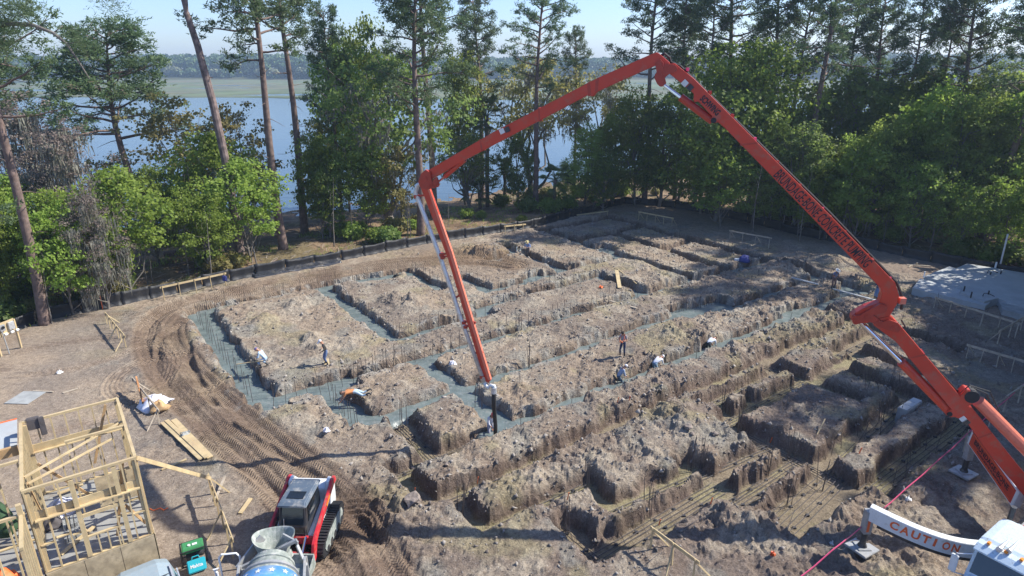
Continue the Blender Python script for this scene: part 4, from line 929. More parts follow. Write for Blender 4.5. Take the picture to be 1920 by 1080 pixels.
# lettering and data plates on the side of the boom
def btext(body, a, b, hpx, hh, parent, m, woff, bold=.02, sy=1):
    A = bp_(*a, woff); B = bp_(*b, woff); xd = (B - A); yd = BN.cross(xd) * sy
    if yd.z < 0: yd = -yd
    text(body, A, xd, yd, hh, xd.length, m, 'lettering', parent, bold)
btext('BRUNDAGE-BONE CONCRETE PUMPING', (1449, 330), (1621, 503), 0, .36, S2, M['ink'], .213, .012)
btext('SCHWING', (1311, 187), (1343, 218), 0, .24, S2, M['ink'], .213, .04)
for (x, y, par) in ((1284, 156, S2), (1294, 164, S2), (1806, 786, S1), (1812, 792, S1), (941, 246, S3), (951, 243, S3)):
    q = MB(); c = bp_(x, y, .235); dx = (bp_(x + 8, y + 8 if par is not S3 else y - 4, .235) - c).normalized(); q.box(c, (.2, .012, .2), (dx, BN, BN.cross(dx))); wbuild(q, 'data_plate', M['white'] if x in (1284, 1806, 941) else M['dark'], par)
# turret, deck and chassis (beyond the frame at right, holding the boom)
q = MB(); q.tube([PT(-5.3, 0, 1.3), PT(-5.3, 0, 2.2)], [.75, .6], 16); q.tube([PT(-5.3, 0, 2.2), PT(-5.3, 0, 3.3)], [.5, .42], 12); q.bar(PT(-5.3, 0, 3.1), bp_(2000, 1000), .5, .5); wbuild(q, 'boom_turret', M['boom'], pump)
q = MB(); q.box(PT(-5.5, -.42, .95), (10.5, .12, .3), AXT); q.box(PT(-5.5, .42, .95), (10.5, .12, .3), AXT); q.box(PT(-5.5, 0, .95), (9.5, .8, .12), AXT); wbuild(q, 'chassis', M['dark'], pump)
q = MB(); q.box(PT(-6.3, 0, 1.35), (7.6, 2.3, .14), AXT); q.box(PT(-3.1, 0, 1.7), (.9, 2.1, .6), AXT); q.box(PT(-8.5, 0, 1.9), (2.8, 1.5, .9), AXT); wbuild(q, 'pump_deck', M['grey'], pump, bevel=.02)
for (a, rr_) in ((.35, .52), (-5.9, .52), (-7.2, .52)):
    for s in (-1, 1):
        q = MB(); q.tube([PT(a, s * 1.22, .52), PT(a, s * .92, .52)], rr_, 22); w_ = wbuild(q, 'wheel', M['black'], pump); q = MB(); q.tube([PT(a, s * 1.235, .52), PT(a, s * 1.2, .52)], .28, 14); wbuild(q, 'rim', M['steel'], w_)
# cab
def ring(a, zs, hw, rnd=.0): return [PT(a, -hw, zs[0]), PT(a, -hw, zs[1]), PT(a, -hw * .8, zs[1] + .06), PT(a, hw * .8, zs[1] + .06), PT(a, hw, zs[1]), PT(a, hw, zs[0])]
q = MB(); q.loft([ring(-2.0, (.9, 2.86), 1.15), ring(-1.7, (.9, 2.93), 1.15), ring(-.3, (.9, 2.96), 1.15), ring(.02, (.9, 2.84), 1.12), ring(.38, (.9, 1.95), 1.14), ring(.55, (.9, 1.88), 1.10)])
CAB = wbuild(q, 'cab', M['cab'], pump, bevel=.04)
q = MB(); q.loft([ring(.52, (.75, 1.80), 1.05), ring(1.2, (.75, 1.66), .98), ring(2.0, (.75, 1.5), .86), ring(2.3, (.75, 1.36), .80)]); HD_ = wbuild(q, 'hood', M['cab'], pump, bevel=.05)
q = MB(); q.box(PT(2.32, 0, 1.1), (.04, 1.1, .6), AXT); wbuild(q, 'grille', M['steel'], HD_)
q = MB(); q.box(PT(2.45, 0, .55), (.2, 2.3, .35), AXT); wbuild(q, 'bumper', M['steel'], pump, bevel=.03)
for s in (-1, 1):
    q = MB(); q.loft([[PT(x, s * (.9 if i % 2 else 1.22), z) for i, z in ((0, .7), (1, .7), (3, h_), (2, h_))] for x, h_ in ((-.35, .8), (-.1, 1.25), (.35, 1.38), (.8, 1.25), (1.05, .8))]); wbuild(q, 'fender', M['cab'], pump)
    q = MB(); q.box(PT(2.28, s * .72, 1.22), (.1, .3, .18), AXT); wbuild(q, 'headlight', M['white'], HD_)
q = MB(); dvw = (PT(.40, 0, 1.98) - PT(.045, 0, 2.80)).normalized(); nn = dvw.cross(r_)
if nn.dot(f_) < 0: nn = -nn
q.box((PT(.40, 0, 1.98) + PT(.045, 0, 2.80)) / 2 + nn * .012, (.80, 2.06, .03), (dvw, r_, nn)); wbuild(q, 'windshield', M['glass'], CAB)
q = MB(); q.loft([[PT(a, -1.12, z), PT(a, 1.12, z), PT(a, 1.12, z - .05), PT(a, -1.12, z - .05)] for a, z in ((-.12, 3.0), (.12, 2.97), (.34, 2.84))]); wbuild(q, 'sun_visor', M['cab'], CAB, bevel=.01)
for s in (-1, 1):
    q = MB(); q.box(PT(-.62, s * 1.155, 2.35), (.9, .02, .62), AXT); wbuild(q, 'side_window', M['glass'], CAB)
    q = MB(); q.box(PT(.62, s * 1.42, 2.2), (.1, .2, .62), AXT); mr = wbuild(q, 'mirror', M['white'], pump, bevel=.02); q = MB(); q.tube([PT(.3, s * 1.1, 2.6), PT(.6, s * 1.4, 2.55)], .02, 5); q.tube([PT(.3, s * 1.1, 1.75), PT(.6, s * 1.4, 1.85)], .02, 5); q.tube([PT(.62, s * 1.4, 1.85), PT(.62, s * 1.4, 2.6)], .02, 5); wbuild(q, 'mirror_bracket', M['steel'], mr)
for b2 in (-.85, -.4, 0, .4, .85):
    q = MB(); q.box(PT(.0, b2, 3.05), (.16, .10, .07), AXT); wbuild(q, 'marker_light', M['amber'], CAB, bevel=.02)
q = MB(); q.tube([PT(-.6, .55, 3.07), PT(-.35, .55, 3.09), PT(.15, .55, 3.09)], [.03, .045, .09], 8); q.tube([PT(-.9, .35, 3.07), PT(-.5, .35, 3.09), PT(.0, .35, 3.09)], [.03, .04, .08], 8); wbuild(q, 'air_horn', M['steel'], CAB)
q = MB(); q.tube([PT(-2.2, 1.0, .9), PT(-2.2, 1.0, 3.3)], .09, 10); wbuild(q, 'exhaust_stack', M['dark'], pump)
for k in range(4):
    q = MB(); R.seed(k); q.tube([PT(-2.5 - k * .2, .3 + .1 * k, 2.0), PT(-2.6 - k * .2, .5, 2.45 + .05 * k), PT(-3.1 - k * .1, .7, 2.0)], .045, 6); wbuild(q, 'hydraulic_hose', M['black'], pump)
q = MB(); q.box(PT(-3.0, .2, 2.15), (.9, 1.2, .4), AXT); wbuild(q, 'hydraulic_tank', M['boom'], pump, bevel=.05)
# outriggers
def sub(mb, nm, m, par, **k): return wbuild(mb, nm, M[m], par, **k)
def leg(base, topz, par, pad=.55):
    g = gz(base.x, base.y); b = Vector((base.x, base.y, g))
    q = MB(); q.tube([b + Vector((0, 0, .12)), b + Vector((0, 0, .9))], .11, 12); q.tube([b + Vector((0, 0, .1)), b + Vector((0, 0, .3))], [.2, .12], 12); L1 = sub(q, 'outrigger_leg', 'dark', pump)
    q = MB(); q.box(b + Vector((0, 0, (topz + .8) / 2)), (.27, .27, topz - .8)); sub(q, 'leg_sleeve', 'grey', L1)
    a = .5; q = MB(); q.box(b + Vector((0, 0, .10)), (.85, .85, .09), (Vector((math.cos(a), math.sin(a), 0)), Vector((-math.sin(a), math.cos(a), 0)), ZAX)); q.box(b + Vector((0, 0, .16)), (.5, .5, .05)); sub(q, 'leg_pad', 'grey', L1, bevel=.02)
    return L1
b1 = at(1615, 1030, 0); b2_ = at(1806, 888, 0)
leg(b1, 1.75, pump); leg(b2_, 1.85, pump)
e1 = PT(-2.35, 1.25, 1.35)
q = MB(); n_ = 14; path = []
for i in range(n_ + 1):
    t = i / n_; c = Vector((b1.x, b1.y, 1.75)).lerp(e1, t) + Vector((-.05, -.55, 0)) * math.sin(math.pi * t) * 1.0; path.append(c)
def strip(path, hb, ht, w, mb):
    rings = []
    for i, c in enumerate(path):
        d = (path[min(i + 1, len(path) - 1)] - path[max(i - 1, 0)]); d.z = 0; d.normalize(); x = d.cross(ZAX)
        rings.append([c + x * w / 2 - ZAX * hb, c + x * w / 2 + ZAX * ht, c - x * w / 2 + ZAX * ht, c - x * w / 2 - ZAX * hb])
    return mb.loft(rings)
strip(path, .36, .22, .30, q); B1 = wbuild(q, 'outrigger_beam', M['white'], pump, bevel=.015)
q = MB(); strip([p - ZAX * .36 for p in path[1:]], .14, .0, .2, q); wbuild(q, 'telescoping_rail', M['dark'], B1)
q = MB(); q.box(path[0] + Vector((0.25, -.165, .0)), (.22, .02, .10)); wbuild(q, 'slot', M['ink'], B1)
# CAUTION follows the curve letter by letter
word = 'CAUTION'; sgn = 1
for i, ch in enumerate(word):
    ta = .15 + i * .075; k = ta * n_; j = int(k); a = path[j].lerp(path[j + 1], k - j); k2 = (ta + .062) * n_; j2 = int(k2); b = path[j2].lerp(path[j2 + 1], k2 - j2)
    if ch == 'I': b = a.lerp(b, .3); a = a + (b - a) * .6; b = b + (b - a) * 1.6
    d = (b - a); x = Vector((d.y, -d.x, 0)).normalized()
    if x.y > 0: x = -x
    text(ch, a + x * .156 - ZAX * .20, d, ZAX, .32, d.length, M['sign_or'], 'lettering', B1, .03)
# second outrigger: red side plate in a white frame
e2 = at(1912, 938, 1.35); a2 = Vector((b2_.x, b2_.y, 1.9)); d2 = (e2 - a2); d2h = Vector((d2.x, d2.y, 0)).normalized()
q = MB(); q.bar(a2 - ZAX * .0, e2, .30, .80); B2 = wbuild(q, 'outrigger_beam', M['white'], pump, bevel=.02)
sd = d2h.cross(ZAX)
if sd.x > 0: sd = -sd
dd = d2.normalized(); up2 = sd.cross(dd); up2 = up2 if up2.z > 0 else -up2
q = MB(); q.box((a2 + e2) / 2 + sd * .155, (d2.length - .3, .02, .66), (dd, sd, up2)); PL2 = wbuild(q, 'sign_panel', M['boom'], B2)
for k in (-1, 1):
    q = MB(); q.box((a2 + e2) / 2 + sd * .168 + up2 * .26 * k, (d2.length - .5, .01, .035), (dd, sd, up2)); wbuild(q, 'stripe', M['sign_or'], B2)
text('BRUNDAGE-BONE', a2 + dd * .45 + sd * .17 - up2 * .05, dd, up2, .24, d2.length - .95, M['ink'], 'lettering', B2, .02)
text('CONCRETE PUMPING', a2 + dd * .8 + sd * .17 - up2 * .2, dd, up2, .09, d2.length - 1.7, M['ink'], 'lettering', B2, .02)
q = MB(); q.box(b1 + Vector((-.02, -.145, 1.15)), (.09, .012, .5)); wbuild(q, 'warning_sticker', M['sign_or'], pump)

# ------------------------------------------------------------------ silt fence
fence = empty('silt_fence', (FENCE_L[7].x, FENCE_L[7].y, 0), 'long black silt fence of sagging fabric around the dirt lot', 'silt fence')
FP = []
acc = 0; pts = [Vector((p[0], p[1], 0)) for p in FENCE_L]
i = 0
for a, b in zip(pts[:-1], pts[1:]):
    L_ = (b - a).length; n_ = max(1, round(L_ / 2.2))
    for k in range(n_): FP.append(a.lerp(b, k / n_))
FP.append(pts[-1])
for a, b in zip(FP[:-1], FP[1:]):
    rings = []; R.seed(int(a.x * 7)); d = (b - a).normalized(); nrm = Vector((-d.y, d.x, 0)); hh = 1.0 + R.uniform(-.12, .1)
    ph = R.uniform(0, 6)
    for j in range(9):
        t = j / 8; c = a.lerp(b, t); g = gz(c.x, c.y); sag = -.10 * math.sin(math.pi * t)
        wv_ = .035 * math.sin(ph + j * 1.7) + .02 * math.sin(j * 2.9 + ph)
        rings.append([c + nrm * (wv_ + o_) + ZAX * (g + z_) for z_, o_ in ((-.25, -.02), (.0, -.16 + wv_), (.06, -.05), (hh * .35, .05 + wv_), (hh * .7, -.03 - wv_), (hh + sag, .0), (hh + sag, .012), (hh * .4, .07), (-.25, .05))])
    q = MB(); q.loft(rings); wbuild(q, 'fabric_panel', M['fabric'], fence, smooth=True)
    q = MB(); g = gz(a.x, a.y); q.box((a.x + nrm.x * .04, a.y + nrm.y * .04, g + .38), (.04, .04, .95)); wbuild(q, 'post', M['wood_dk'], fence)
# crumpled black plastic on the slope in front of the fence
q = MB(); A = G(478, 521); B = G(640, 492); n_ = 40; rings = []
for i in range(n_ + 1):
    c = A.lerp(B, i / n_); g = gz(c.x, c.y); d = (B - A).normalized(); nr = Vector((-d.y, d.x, 0))
    rings.append([c + nr * (j * .32 - .15) + ZAX * (gz(c.x, c.y) - c.z + .06 + .42 * sstep(0, 6, j) * 1.2 + .07 * math.sin(i * .5 + j * 2.1) + .05 * math.sin(i * .9 + j * 3)) for j in range(7)] + [c + nr * 1.8 + ZAX * (g - c.z - .1), c - nr * .15 + ZAX * (g - c.z - .1)])
q.loft(rings); tag(q.build('plastic_sheet', mat('black_plastic', (.03, .033, .04), .22, var=.3, bump=.8, bscale=3, dirt=(.14, .13, .12), dscale=1.5), smooth=True), 'shiny wrinkled black plastic sheet along the silt fence behind the road bend', 'plastic sheet')

# ------------------------------------------------------------------ batter boards
def batter(a, b, n, label, h=.75, m='wood', over=.15, brace=True, w=.14, grp='batter boards around the footings'):
    A = G(*a); B = G(*b); o = empty('batter_board', A, label, 'batter board', grp); zt = max(A.z, B.z) + h
    At = Vector((A.x, A.y, A.z + h)); Bt = Vector((B.x, B.y, B.z + h)); d = (Bt - At).normalized(); x = d.cross(ZAX).normalized()
    q = MB(); q.bar(At - d * over, Bt + d * over, .038, w); wbuild(q, 'board', M[m], o)
    for i in range(n):
        c = At.lerp(Bt, i / (n - 1)) + x * .045; g = gz(c.x, c.y); q = MB(); R.seed(i + int(A.x * 5)); tl = Vector((R.uniform(-.05, .05), R.uniform(-.05, .05), 0))
        q.bar(Vector((c.x, c.y, g - .2)) + tl, c + ZAX * .10, .04, .06, x); wbuild(q, 'stake', M[m], o)
        if brace and i in (0, n - 1, n // 2):
            s = Vector((c.x, c.y, 0)) + x * .7 * (1 if i % 2 else -1) + d * .3; s.z = gz(s.x, s.y) - .05; q = MB(); q.bar(s, c, .035, .055, x); wbuild(q, 'brace', M[m], o)
    return o
batter((308, 562), (424, 535), 5, 'yellow plank on five stakes before the left silt fence, blue cloth at its end', 1.0)
batter((947, 440), (1026, 431), 6, 'pale plank on stakes before the black fence, right of the boom hose arm', .9)
batter((1083, 417), (1138, 410), 5, 'pale plank on crossed stakes near the far corner of the fence', .9)
batter((1198, 412), (1260, 424), 5, 'plank on slanting stakes in shade at the far corner, below the boom apex', .9)
batter((1368, 448), (1442, 462), 4, 'plank on stakes in shade left of the long red boom arm', .85, 'wood2')
batter((1592, 528), (1650, 545), 4, 'row of stakes just behind the red boom arm', .8, 'wood2')
batter((1752, 578), (1905, 628), 6, 'stakes and thin plank in front of the light concrete slab', .8, 'wood2')
batter((1812, 672), (1925, 706), 5, 'plank on paired stakes in the shade right of the lower boom', .85, 'wood2')
batter((1880, 772), (1950, 725), 4, 'slanting yellow plank at the right edge above the outrigger', .9, 'wood2')
batter((1868, 645), (1930, 608), 4, 'slanting plank at the right edge near the concrete slab', .9, 'wood2')
batter((203, 607), (238, 650), 6, 'low plank frame with fan of stakes left of the wheel tracks', .75)
batter((255, 735), (302, 795), 4, 'plank frame under the dumped canvas beside the house', .8, 'wood2')
batter((398, 925), (442, 1045), 6, 'long plank on stakes between the house frame and the track loader', .85)
batter((1222, 1030), (1300, 1090), 3, 'nearest batter board, bottom centre right, with a loose plank end', .9)
def plank(a, b, w, th, label, m='wood', za=0, zb=0, cat='plank', nm='plank', grp=None):
    A = G(*a) + ZAX * (za + th / 2 + .02); B = G(*b) + ZAX * (zb + th / 2 + .02); q = MB(); q.bar(A, B, w, th); return tag(q.build(nm, M[m]), label, cat, grp)
plank((306, 795), (378, 864), .24, .05, 'leftmost wide plank of the lumber lying beside the house', za=.06, zb=.06)
plank((313, 792), (388, 862), .20, .05, 'second wide plank of the lumber beside the house', za=.08, zb=.08)
plank((326, 789), (395, 860), .26, .05, 'rightmost wide plank of the lumber beside the house', za=.03, zb=.03)
plank((303, 882), (350, 862), .09, .04, 'short stick lying crosswise below the stacked lumber')
plank((450, 964), (470, 936), .16, .04, 'short yellow board lying left of the track loader')
plank((403, 940), (424, 905), .10, .04, 'grey lath leaning by the long plank on stakes', 'wood2', 0, .3)
plank((612, 680), (622, 728), .30, .05, 'wide pale plank laid over the wet concrete near the dark-clothed worker', za=.2)
plank((1156, 512), (1162, 541), .30, .05, 'wide pale plank standing over the trench in the middle distance', za=.2)
plank((1158, 505), (1194, 533), .07, .04, 'thin yellow stick lying in the middle distance')
plank((1143, 567), (1194, 579), .16, .05, 'pale plank on the soil bank above the standing man', 'wood2', .1)
plank((1484, 523), (1534, 536), .22, .06, 'long pale plank bridging the shaded trench', 'slab', .08, .08)
plank((1560, 544), (1642, 566), .20, .06, 'long pale plank at the feet of the worker in the hat', 'slab', .08, .08)
plank((1700, 497), (1745, 500), .12, .05, 'pale plank lying left of the concrete slab', 'wood2')
plank((1703, 501), (1722, 493), .10, .05, 'short pale plank crossing another near the slab', 'wood2')
plank((30, 758), (66, 735), 1.3, .02, 'thin sheet lying on the dirt above the house frame', 'slab2', cat='sheet', nm='sheet')
plank((118, 738), (146, 730), .10, .04, 'thin batten left of the canvas heap', 'wood2')
plank((62, 734), (100, 736), .08, .04, 'thin batten beside the grey sheet', 'wood2')

# ------------------------------------------------------------------ concrete slab at right
slab = empty('concrete_slab', G(1800, 530), 'pale finished concrete slab at the right in front of the wood', 'slab')
def lvl(pts, z0, z1, m, nm, par=None):
    q = MB(); q.prism([Vector((*at(x, y, z1).xy, z0)) for x, y in pts], (0, 0, z1 - z0)); return wbuild(q, nm, M[m], par)
lvl([(1733, 518), (1780, 499.5), (1793, 503), (1813, 494), (1985, 522), (2040, 560), (1985, 590), (1890, 567), (1872, 558.6), (1846, 565), (1800, 548), (1812, 541)], -.3, .62, 'slab', 'upper_slab', slab)
lvl([(1711, 540), (1725, 522), (1812, 541), (1798, 548), (1858, 566), (1848, 573)], -.3, .45, 'slab', 'lower_slab', slab)
lvl([(1874, 566), (1892, 570), (1990, 594), (1985, 608), (1880, 580)], -.3, .5, 'slab2', 'slab_step', slab)
for k, (x, y, h) in enumerate(((1807, 546, .4), (1820, 558, .45), (1853, 552, .3), (1866, 502, .5), (1732, 520, .5), (1876, 514, .25), (1857, 515, .2))):
    c = at(x, y, .62); q = MB(); q.tube([c - ZAX * .02, c + ZAX * h], .05 if k != 3 else .07, 8); wbuild(q, 'pipe_stub', M['pvc' if k in (3, 4) else 'black'], slab)
for k, (x, y) in enumerate(((1858, 512), (1850, 556))):
    c = at(x, y, .62); q = MB(); q.tube([c + Vector((-.3, 0, .02)), c + Vector((-.25, 0, .25)), c + Vector((.1, .1, .22)), c + Vector((.5, -.1, .05))], .03, 6); wbuild(q, 'loose_conduit', M['black'], slab)
c = at(1874, 502, .0); q = MB(); q.tube([c, c + Vector((.12, .2, 3.0))], .07, 8); tag(q.build('white_pipe', M['pvc']), 'tall white plastic pipe standing behind the concrete slab', 'pipe')
# formwork pier in the dark trench corner
c = G(1707, 770); pf = empty('form_pier', (c.x, c.y, -1), 'small concrete pier with three light boards on top in the shaded trench', 'pier')
pt = at(1707, 757, .15)
q = MB(); q.box((pt.x, pt.y, -.45), (1.7, .5, 1.1), (UAX, VAX, ZAX)); wbuild(q, 'pier_body', M['slab2'], pf)
for k in range(3):
    q = MB(); q.box(Vector((pt.x, pt.y, .13)) + UAX * (k - 1) * .58, (.55, .42, .05), (UAX, VAX, ZAX)); wbuild(q, 'top_board', M['slab'], pf)
# ------------------------------------------------------------------ timber frame building
HC = W(.66, 21.4, 0)
house = empty('house_frame', W(-.8, 23.8, 0), 'unfinished timber stud frame building at the lower left, open to the sky', 'house frame')
Zf, Zt = 2.0, 5.05
M['floor'] = mat('dusty_floor', (.27, .27, .255), .8, var=.2, vscale=1.2, dirt=(.20, .17, .13), dscale=1.6)
def hb(a, b, w, h, nm, m='wood', up=ZAX, par=None):
    q = MB(); q.bar(W(*a), W(*b), w, h, up); return wbuild(q, nm, M[m], par or house)
def wall(u0, v0, u1, v1, nm='stud', z0=Zf, z1=Zt, sp=.41, skip=(), plates=2):
    d = (W(u1, v1) - W(u0, v0)); L_ = d.length; d.normalize(); n_ = max(1, round(L_ / sp)); P0 = W(u0, v0)
    def pl_(z, nm2, k):
        q = MB(); q.bar(P0 + ZAX * z - d * .02, P0 + d * (L_ + .02) + ZAX * z, .09, .04, ZAX); wbuild(q, nm2, M['wood'], house)
    pl_(z0 + .02, 'bottom_plate', 0)
    for k in range(plates): pl_(z1 - .02 - k * .043, 'top_plate', k)
    for i in range(n_ + 1):
        if i in skip: continue
        c = P0 + d * (L_ * i / n_); c += d * (.02 if i == 0 else (-.02 if i == n_ else 0))
        q = MB(); q.bar(c + ZAX * (z0 + .045), c + ZAX * (z1 - .02 - plates * .043 + .02), .045, .092, d.cross(ZAX)); wbuild(q, nm, M['wood'], house)
    return P0, d, L_, n_
wall(-2.3, 21.4, .66, 21.4, skip=(3, 4)); wall(.66, 21.45, .66, 26.1); wall(-2.3, 26.15, .66, 26.15); wall(-2.3, 21.45, -2.3, 26.1)
wall(-1.1, 23.8, .6, 23.8, sp=.8); wall(-3.6, 20.9, -2.35, 20.9, z1=4.6); wall(-2.42, 19.2, -2.42, 20.85, z1=4.6); wall(-6.5, 23.4, -2.4, 23.4, sp=.6); wall(-4.2, 21, -4.2, 25.5, sp=.6)
# corner posts, headers, ledgers, blocking
for (u, v) in ((.60, 21.46), (.60, 26.08), (-2.22, 21.46), (-2.22, 26.08), (-1.12, 21.4), (.02, 21.4), (-2.42, 20.9)):
    q = MB(); q.box(W(u, v, (Zf + Zt) / 2 - .04), (.13, .13, Zt - Zf - .17), (UAX, VAX, ZAX)); wbuild(q, 'corner_post', M['wood'], house)
hb((-2.2, 21.45, 4.05), (.55, 21.45, 4.05), .04, .26, 'header'); hb((-2.2, 21.36, 3.92), (.6, 21.36, 3.92), .16, .04, 'header')
hb((-1.05, 21.4, 3.55), (-.05, 21.4, 3.55), .09, .12, 'header'); hb((-1.05, 21.4, 2.75), (-.05, 21.4, 2.75), .09, .05, 'window_sill')
for k in range(3):
    hb((-.8 + k * .27, 21.4, 2.06), (-.8 + k * .27, 21.4, 2.72), .09, .04, 'cripple_stud', up=UAX)
hb((-2.2, 26.1, 3.95), (.55, 26.1, 3.95), .04, .28, 'ledger'); hb((-2.2, 26.04, 3.80), (.6, 26.04, 3.80), .14, .04, 'ledger')
for i in range(7):
    u = -2.25 + i * .41
    hb((u + .02, 21.4, 3.1 if i % 2 else 3.0), (u + .39, 21.4, 3.1 if i % 2 else 3.0), .09, .04, 'blocking') if i not in (3, 4) else None
for i in range(11):
    v = 21.6 + i * .41; hb((.66, v, 3.5 + .06 * (i % 2)), (.66, v + .36, 3.5 + .06 * (i % 2)), .09, .04, 'blocking')
for (a, b) in (((-2.25, 22.3, 4.97), (.6, 24.4, 4.9)), ((-2.2, 22.25, 4.75), (.2, 23.9, 4.6))): hb(a, b, .09, .04, 'brace')
for (a, b) in (((.25, 26.0, 4.95), (-.5, 26.0, 2.7)), ((.56, 21.8, 4.9), (.56, 23.4, 2.2)), ((.3, 21.55, 4.9), (-.3, 21.7, 2.2)), ((.1, 21.6, 3.3), (.55, 22.0, 2.1)), ((-2.2, 22.2, 4.8), (-2.2, 24, 2.3)), ((-2.5, 21.2, 4.4), (-2.9, 22.4, 2.2)), ((-2.0, 24.2, 4.3), (-.6, 24.0, 2.3))): hb(a, b, .035, .09, 'brace', 'wood_dk')
# deck, sheathing, beam
q = MB(); q.box(W(-.82, 23.77, Zf - .06), (3.0, 4.84, .10), (UAX, VAX, ZAX)); wbuild(q, 'floor_deck', M['floor'], house); q = MB(); q.box(W(-4.45, 22.6, Zf - .07), (4.2, 6.6, .10), (UAX, VAX, ZAX)); wbuild(q, 'floor_deck', M['floor'], house)
for k in range(3):
    u0, u1 = (-2.3 + k * 1.0, -2.3 + k * 1.0 + .985); q = MB(); q.box(W((u0 + u1) / 2, 21.33, 1.0), (u1 - u0, .02, 1.98), (UAX, VAX, ZAX)); wbuild(q, 'sheathing_panel', M['ply'], house)
for k in range(2):
    q = MB(); q.box(W(.725, 22.55 + k * 2.42, 1.0), (2.4, .02, 1.98), (VAX, UAX, ZAX)); wbuild(q, 'sheathing_panel', M['ply'], house)
for (u0, u1, v) in ((-6.5, -2.3, 20.25), ): 
    q = MB(); q.box(W((u0 + u1) / 2, v, 1.0), (u1 - u0, .02, 1.9), (UAX, VAX, ZAX)); wbuild(q, 'sheathing_panel', M['ply'], house)
for k in range(2):
    q = MB(); q.box(W(-.15 + k * .62 - .15, 23.76, 2.75), (.60, .02, 1.2), (UAX, VAX, ZAX)); wbuild(q, 'inner_panel', M['ply'], house)
hb((-6.5, 25.0, 4.6), (-2.45, 25.0, 4.6), .12, .34, 'beam', 'wood_dk')
q = MB(); q.box(W(-4.4, 26.6, 4.5), (3.8, 2.2, .03), (UAX, VAX, ZAX)); wbuild(q, 'roof_panel', M['slab'], house)
q = MB(); q.box(W(-4.4, 27.68, 4.52), (3.8, .06, .04), (UAX, VAX, ZAX)); wbuild(q, 'edge_tape', M['orange'], house)
q = MB(); q.bar(W(.70, 21.4, 4.98), at(395, 897, 1.0), .035, .14); wbuild(q, 'long_brace', M['wood'], house)
# things inside and on the frame
def drape(c, r, h, m, nm, label, seed, cat, fl=.3):
    rg = np.random.default_rng(seed); rings = []
    for j in range(7):
        t = j / 6; rings.append([Vector(c) + Vector((math.cos(k * .5236) * r * (1 - t) ** .6 * (1 + .35 * math.sin(k * 2.3 + seed + j)), math.sin(k * .5236) * r * (1 - t) ** .6 * (1 + .3 * math.cos(k * 1.7 + seed)), h * t ** .8 + .06 * rg.normal())) for k in range(12)])
    q = MB(); q.loft(rings); return tag(q.build(nm, M[m] if isinstance(m, str) else m, smooth=True), label, cat)
M['jacket'] = cloth('dark_cloth', (.09, .08, .08)); M['bluecloth'] = cloth('blue_cloth', (.05, .06, .22)); M['net'] = cloth('green_net', (.03, .07, .03))
j = MB(); p0 = W(-1.95, 26.15, 5.08); j.loft([[p0 + UAX * a + VAX * b + ZAX * z for a, b in ((-.20, -.06), (.18, -.08), (.20, .08), (-.16, .1))] for z in (-.42, -.25, 0)] + [[p0 + UAX * a + VAX * b + ZAX * .05 for a, b in ((-.18, -.03), (.18, -.03), (.18, .05), (-.18, .05))]])
j.loft([[p0 + UAX * (.24 + a) + VAX * (b - .08) + ZAX * z for a, b in ((-.1, -.05), (.08, -.05), (.08, .05), (-.1, .05))] for z in (-.7, -.4, .02)]); tag(j.build('jacket', M['jacket'], bevel=.02), 'dark jacket hung over the back top plate of the house frame', 'jacket')
drape(W(-1.7, 24.6, Zf), .55, .5, 'tarp', 'tarp', 'white rumpled sheeting on the floor inside the house frame', 3, 'tarp')
drape(W(-2.0, 23.9, Zf), .4, .35, 'jacket', 'clothes_pile', 'dark heap of clothes inside the house frame beside the white sheeting', 5, 'clothes')
drape(W(-3.4, 24.6, Zf), .55, 1.1, 'net', 'net_heap', 'dark green heap in the left bay of the house frame', 6, 'netting')
drape(W(-3.3, 21.6, Zf), .35, .5, 'orange', 'cord_heap', 'orange heap in the left bay behind the low front studs', 8, 'heap')
c = W(-1.55, 22.6, Zf); q = MB()
for k in range(2):
    for i_ in range(4):
        for jj in range(6): q.box(c + UAX * (i_ * .11 - .15) + VAX * (k * .75 + jj * .09) + ZAX * .1, (.08, .06, .16), (UAX, VAX, ZAX))
tag(q.build('cinder_blocks', M['slab2']), 'grey openwork blocks on the floor behind the front studs', kind='stuff')
for k, (a, b) in enumerate((((-1.9, 22.0), (-.9, 22.9)), ((-.4, 24.9), (.4, 25.3)), ((-1.2, 25.2), (.2, 24.6)), ((-1.8, 25.6), (-1.0, 25.7)), ((-.2, 25.6), (.5, 24.9)))):
    q = MB(); q.bar(W(*a, Zf + .05 + .03 * k), W(*b, Zf + .06 + .03 * k), .14, .04); tag(q.build('plank', M['wood']), ('loose board behind the grey blocks inside the frame', 'loose board at the back right of the frame floor', 'longest loose board on the back floor of the frame', 'short offcut at the back left of the frame floor', 'offcut leaning by the right stud wall inside the frame')[k], 'plank')
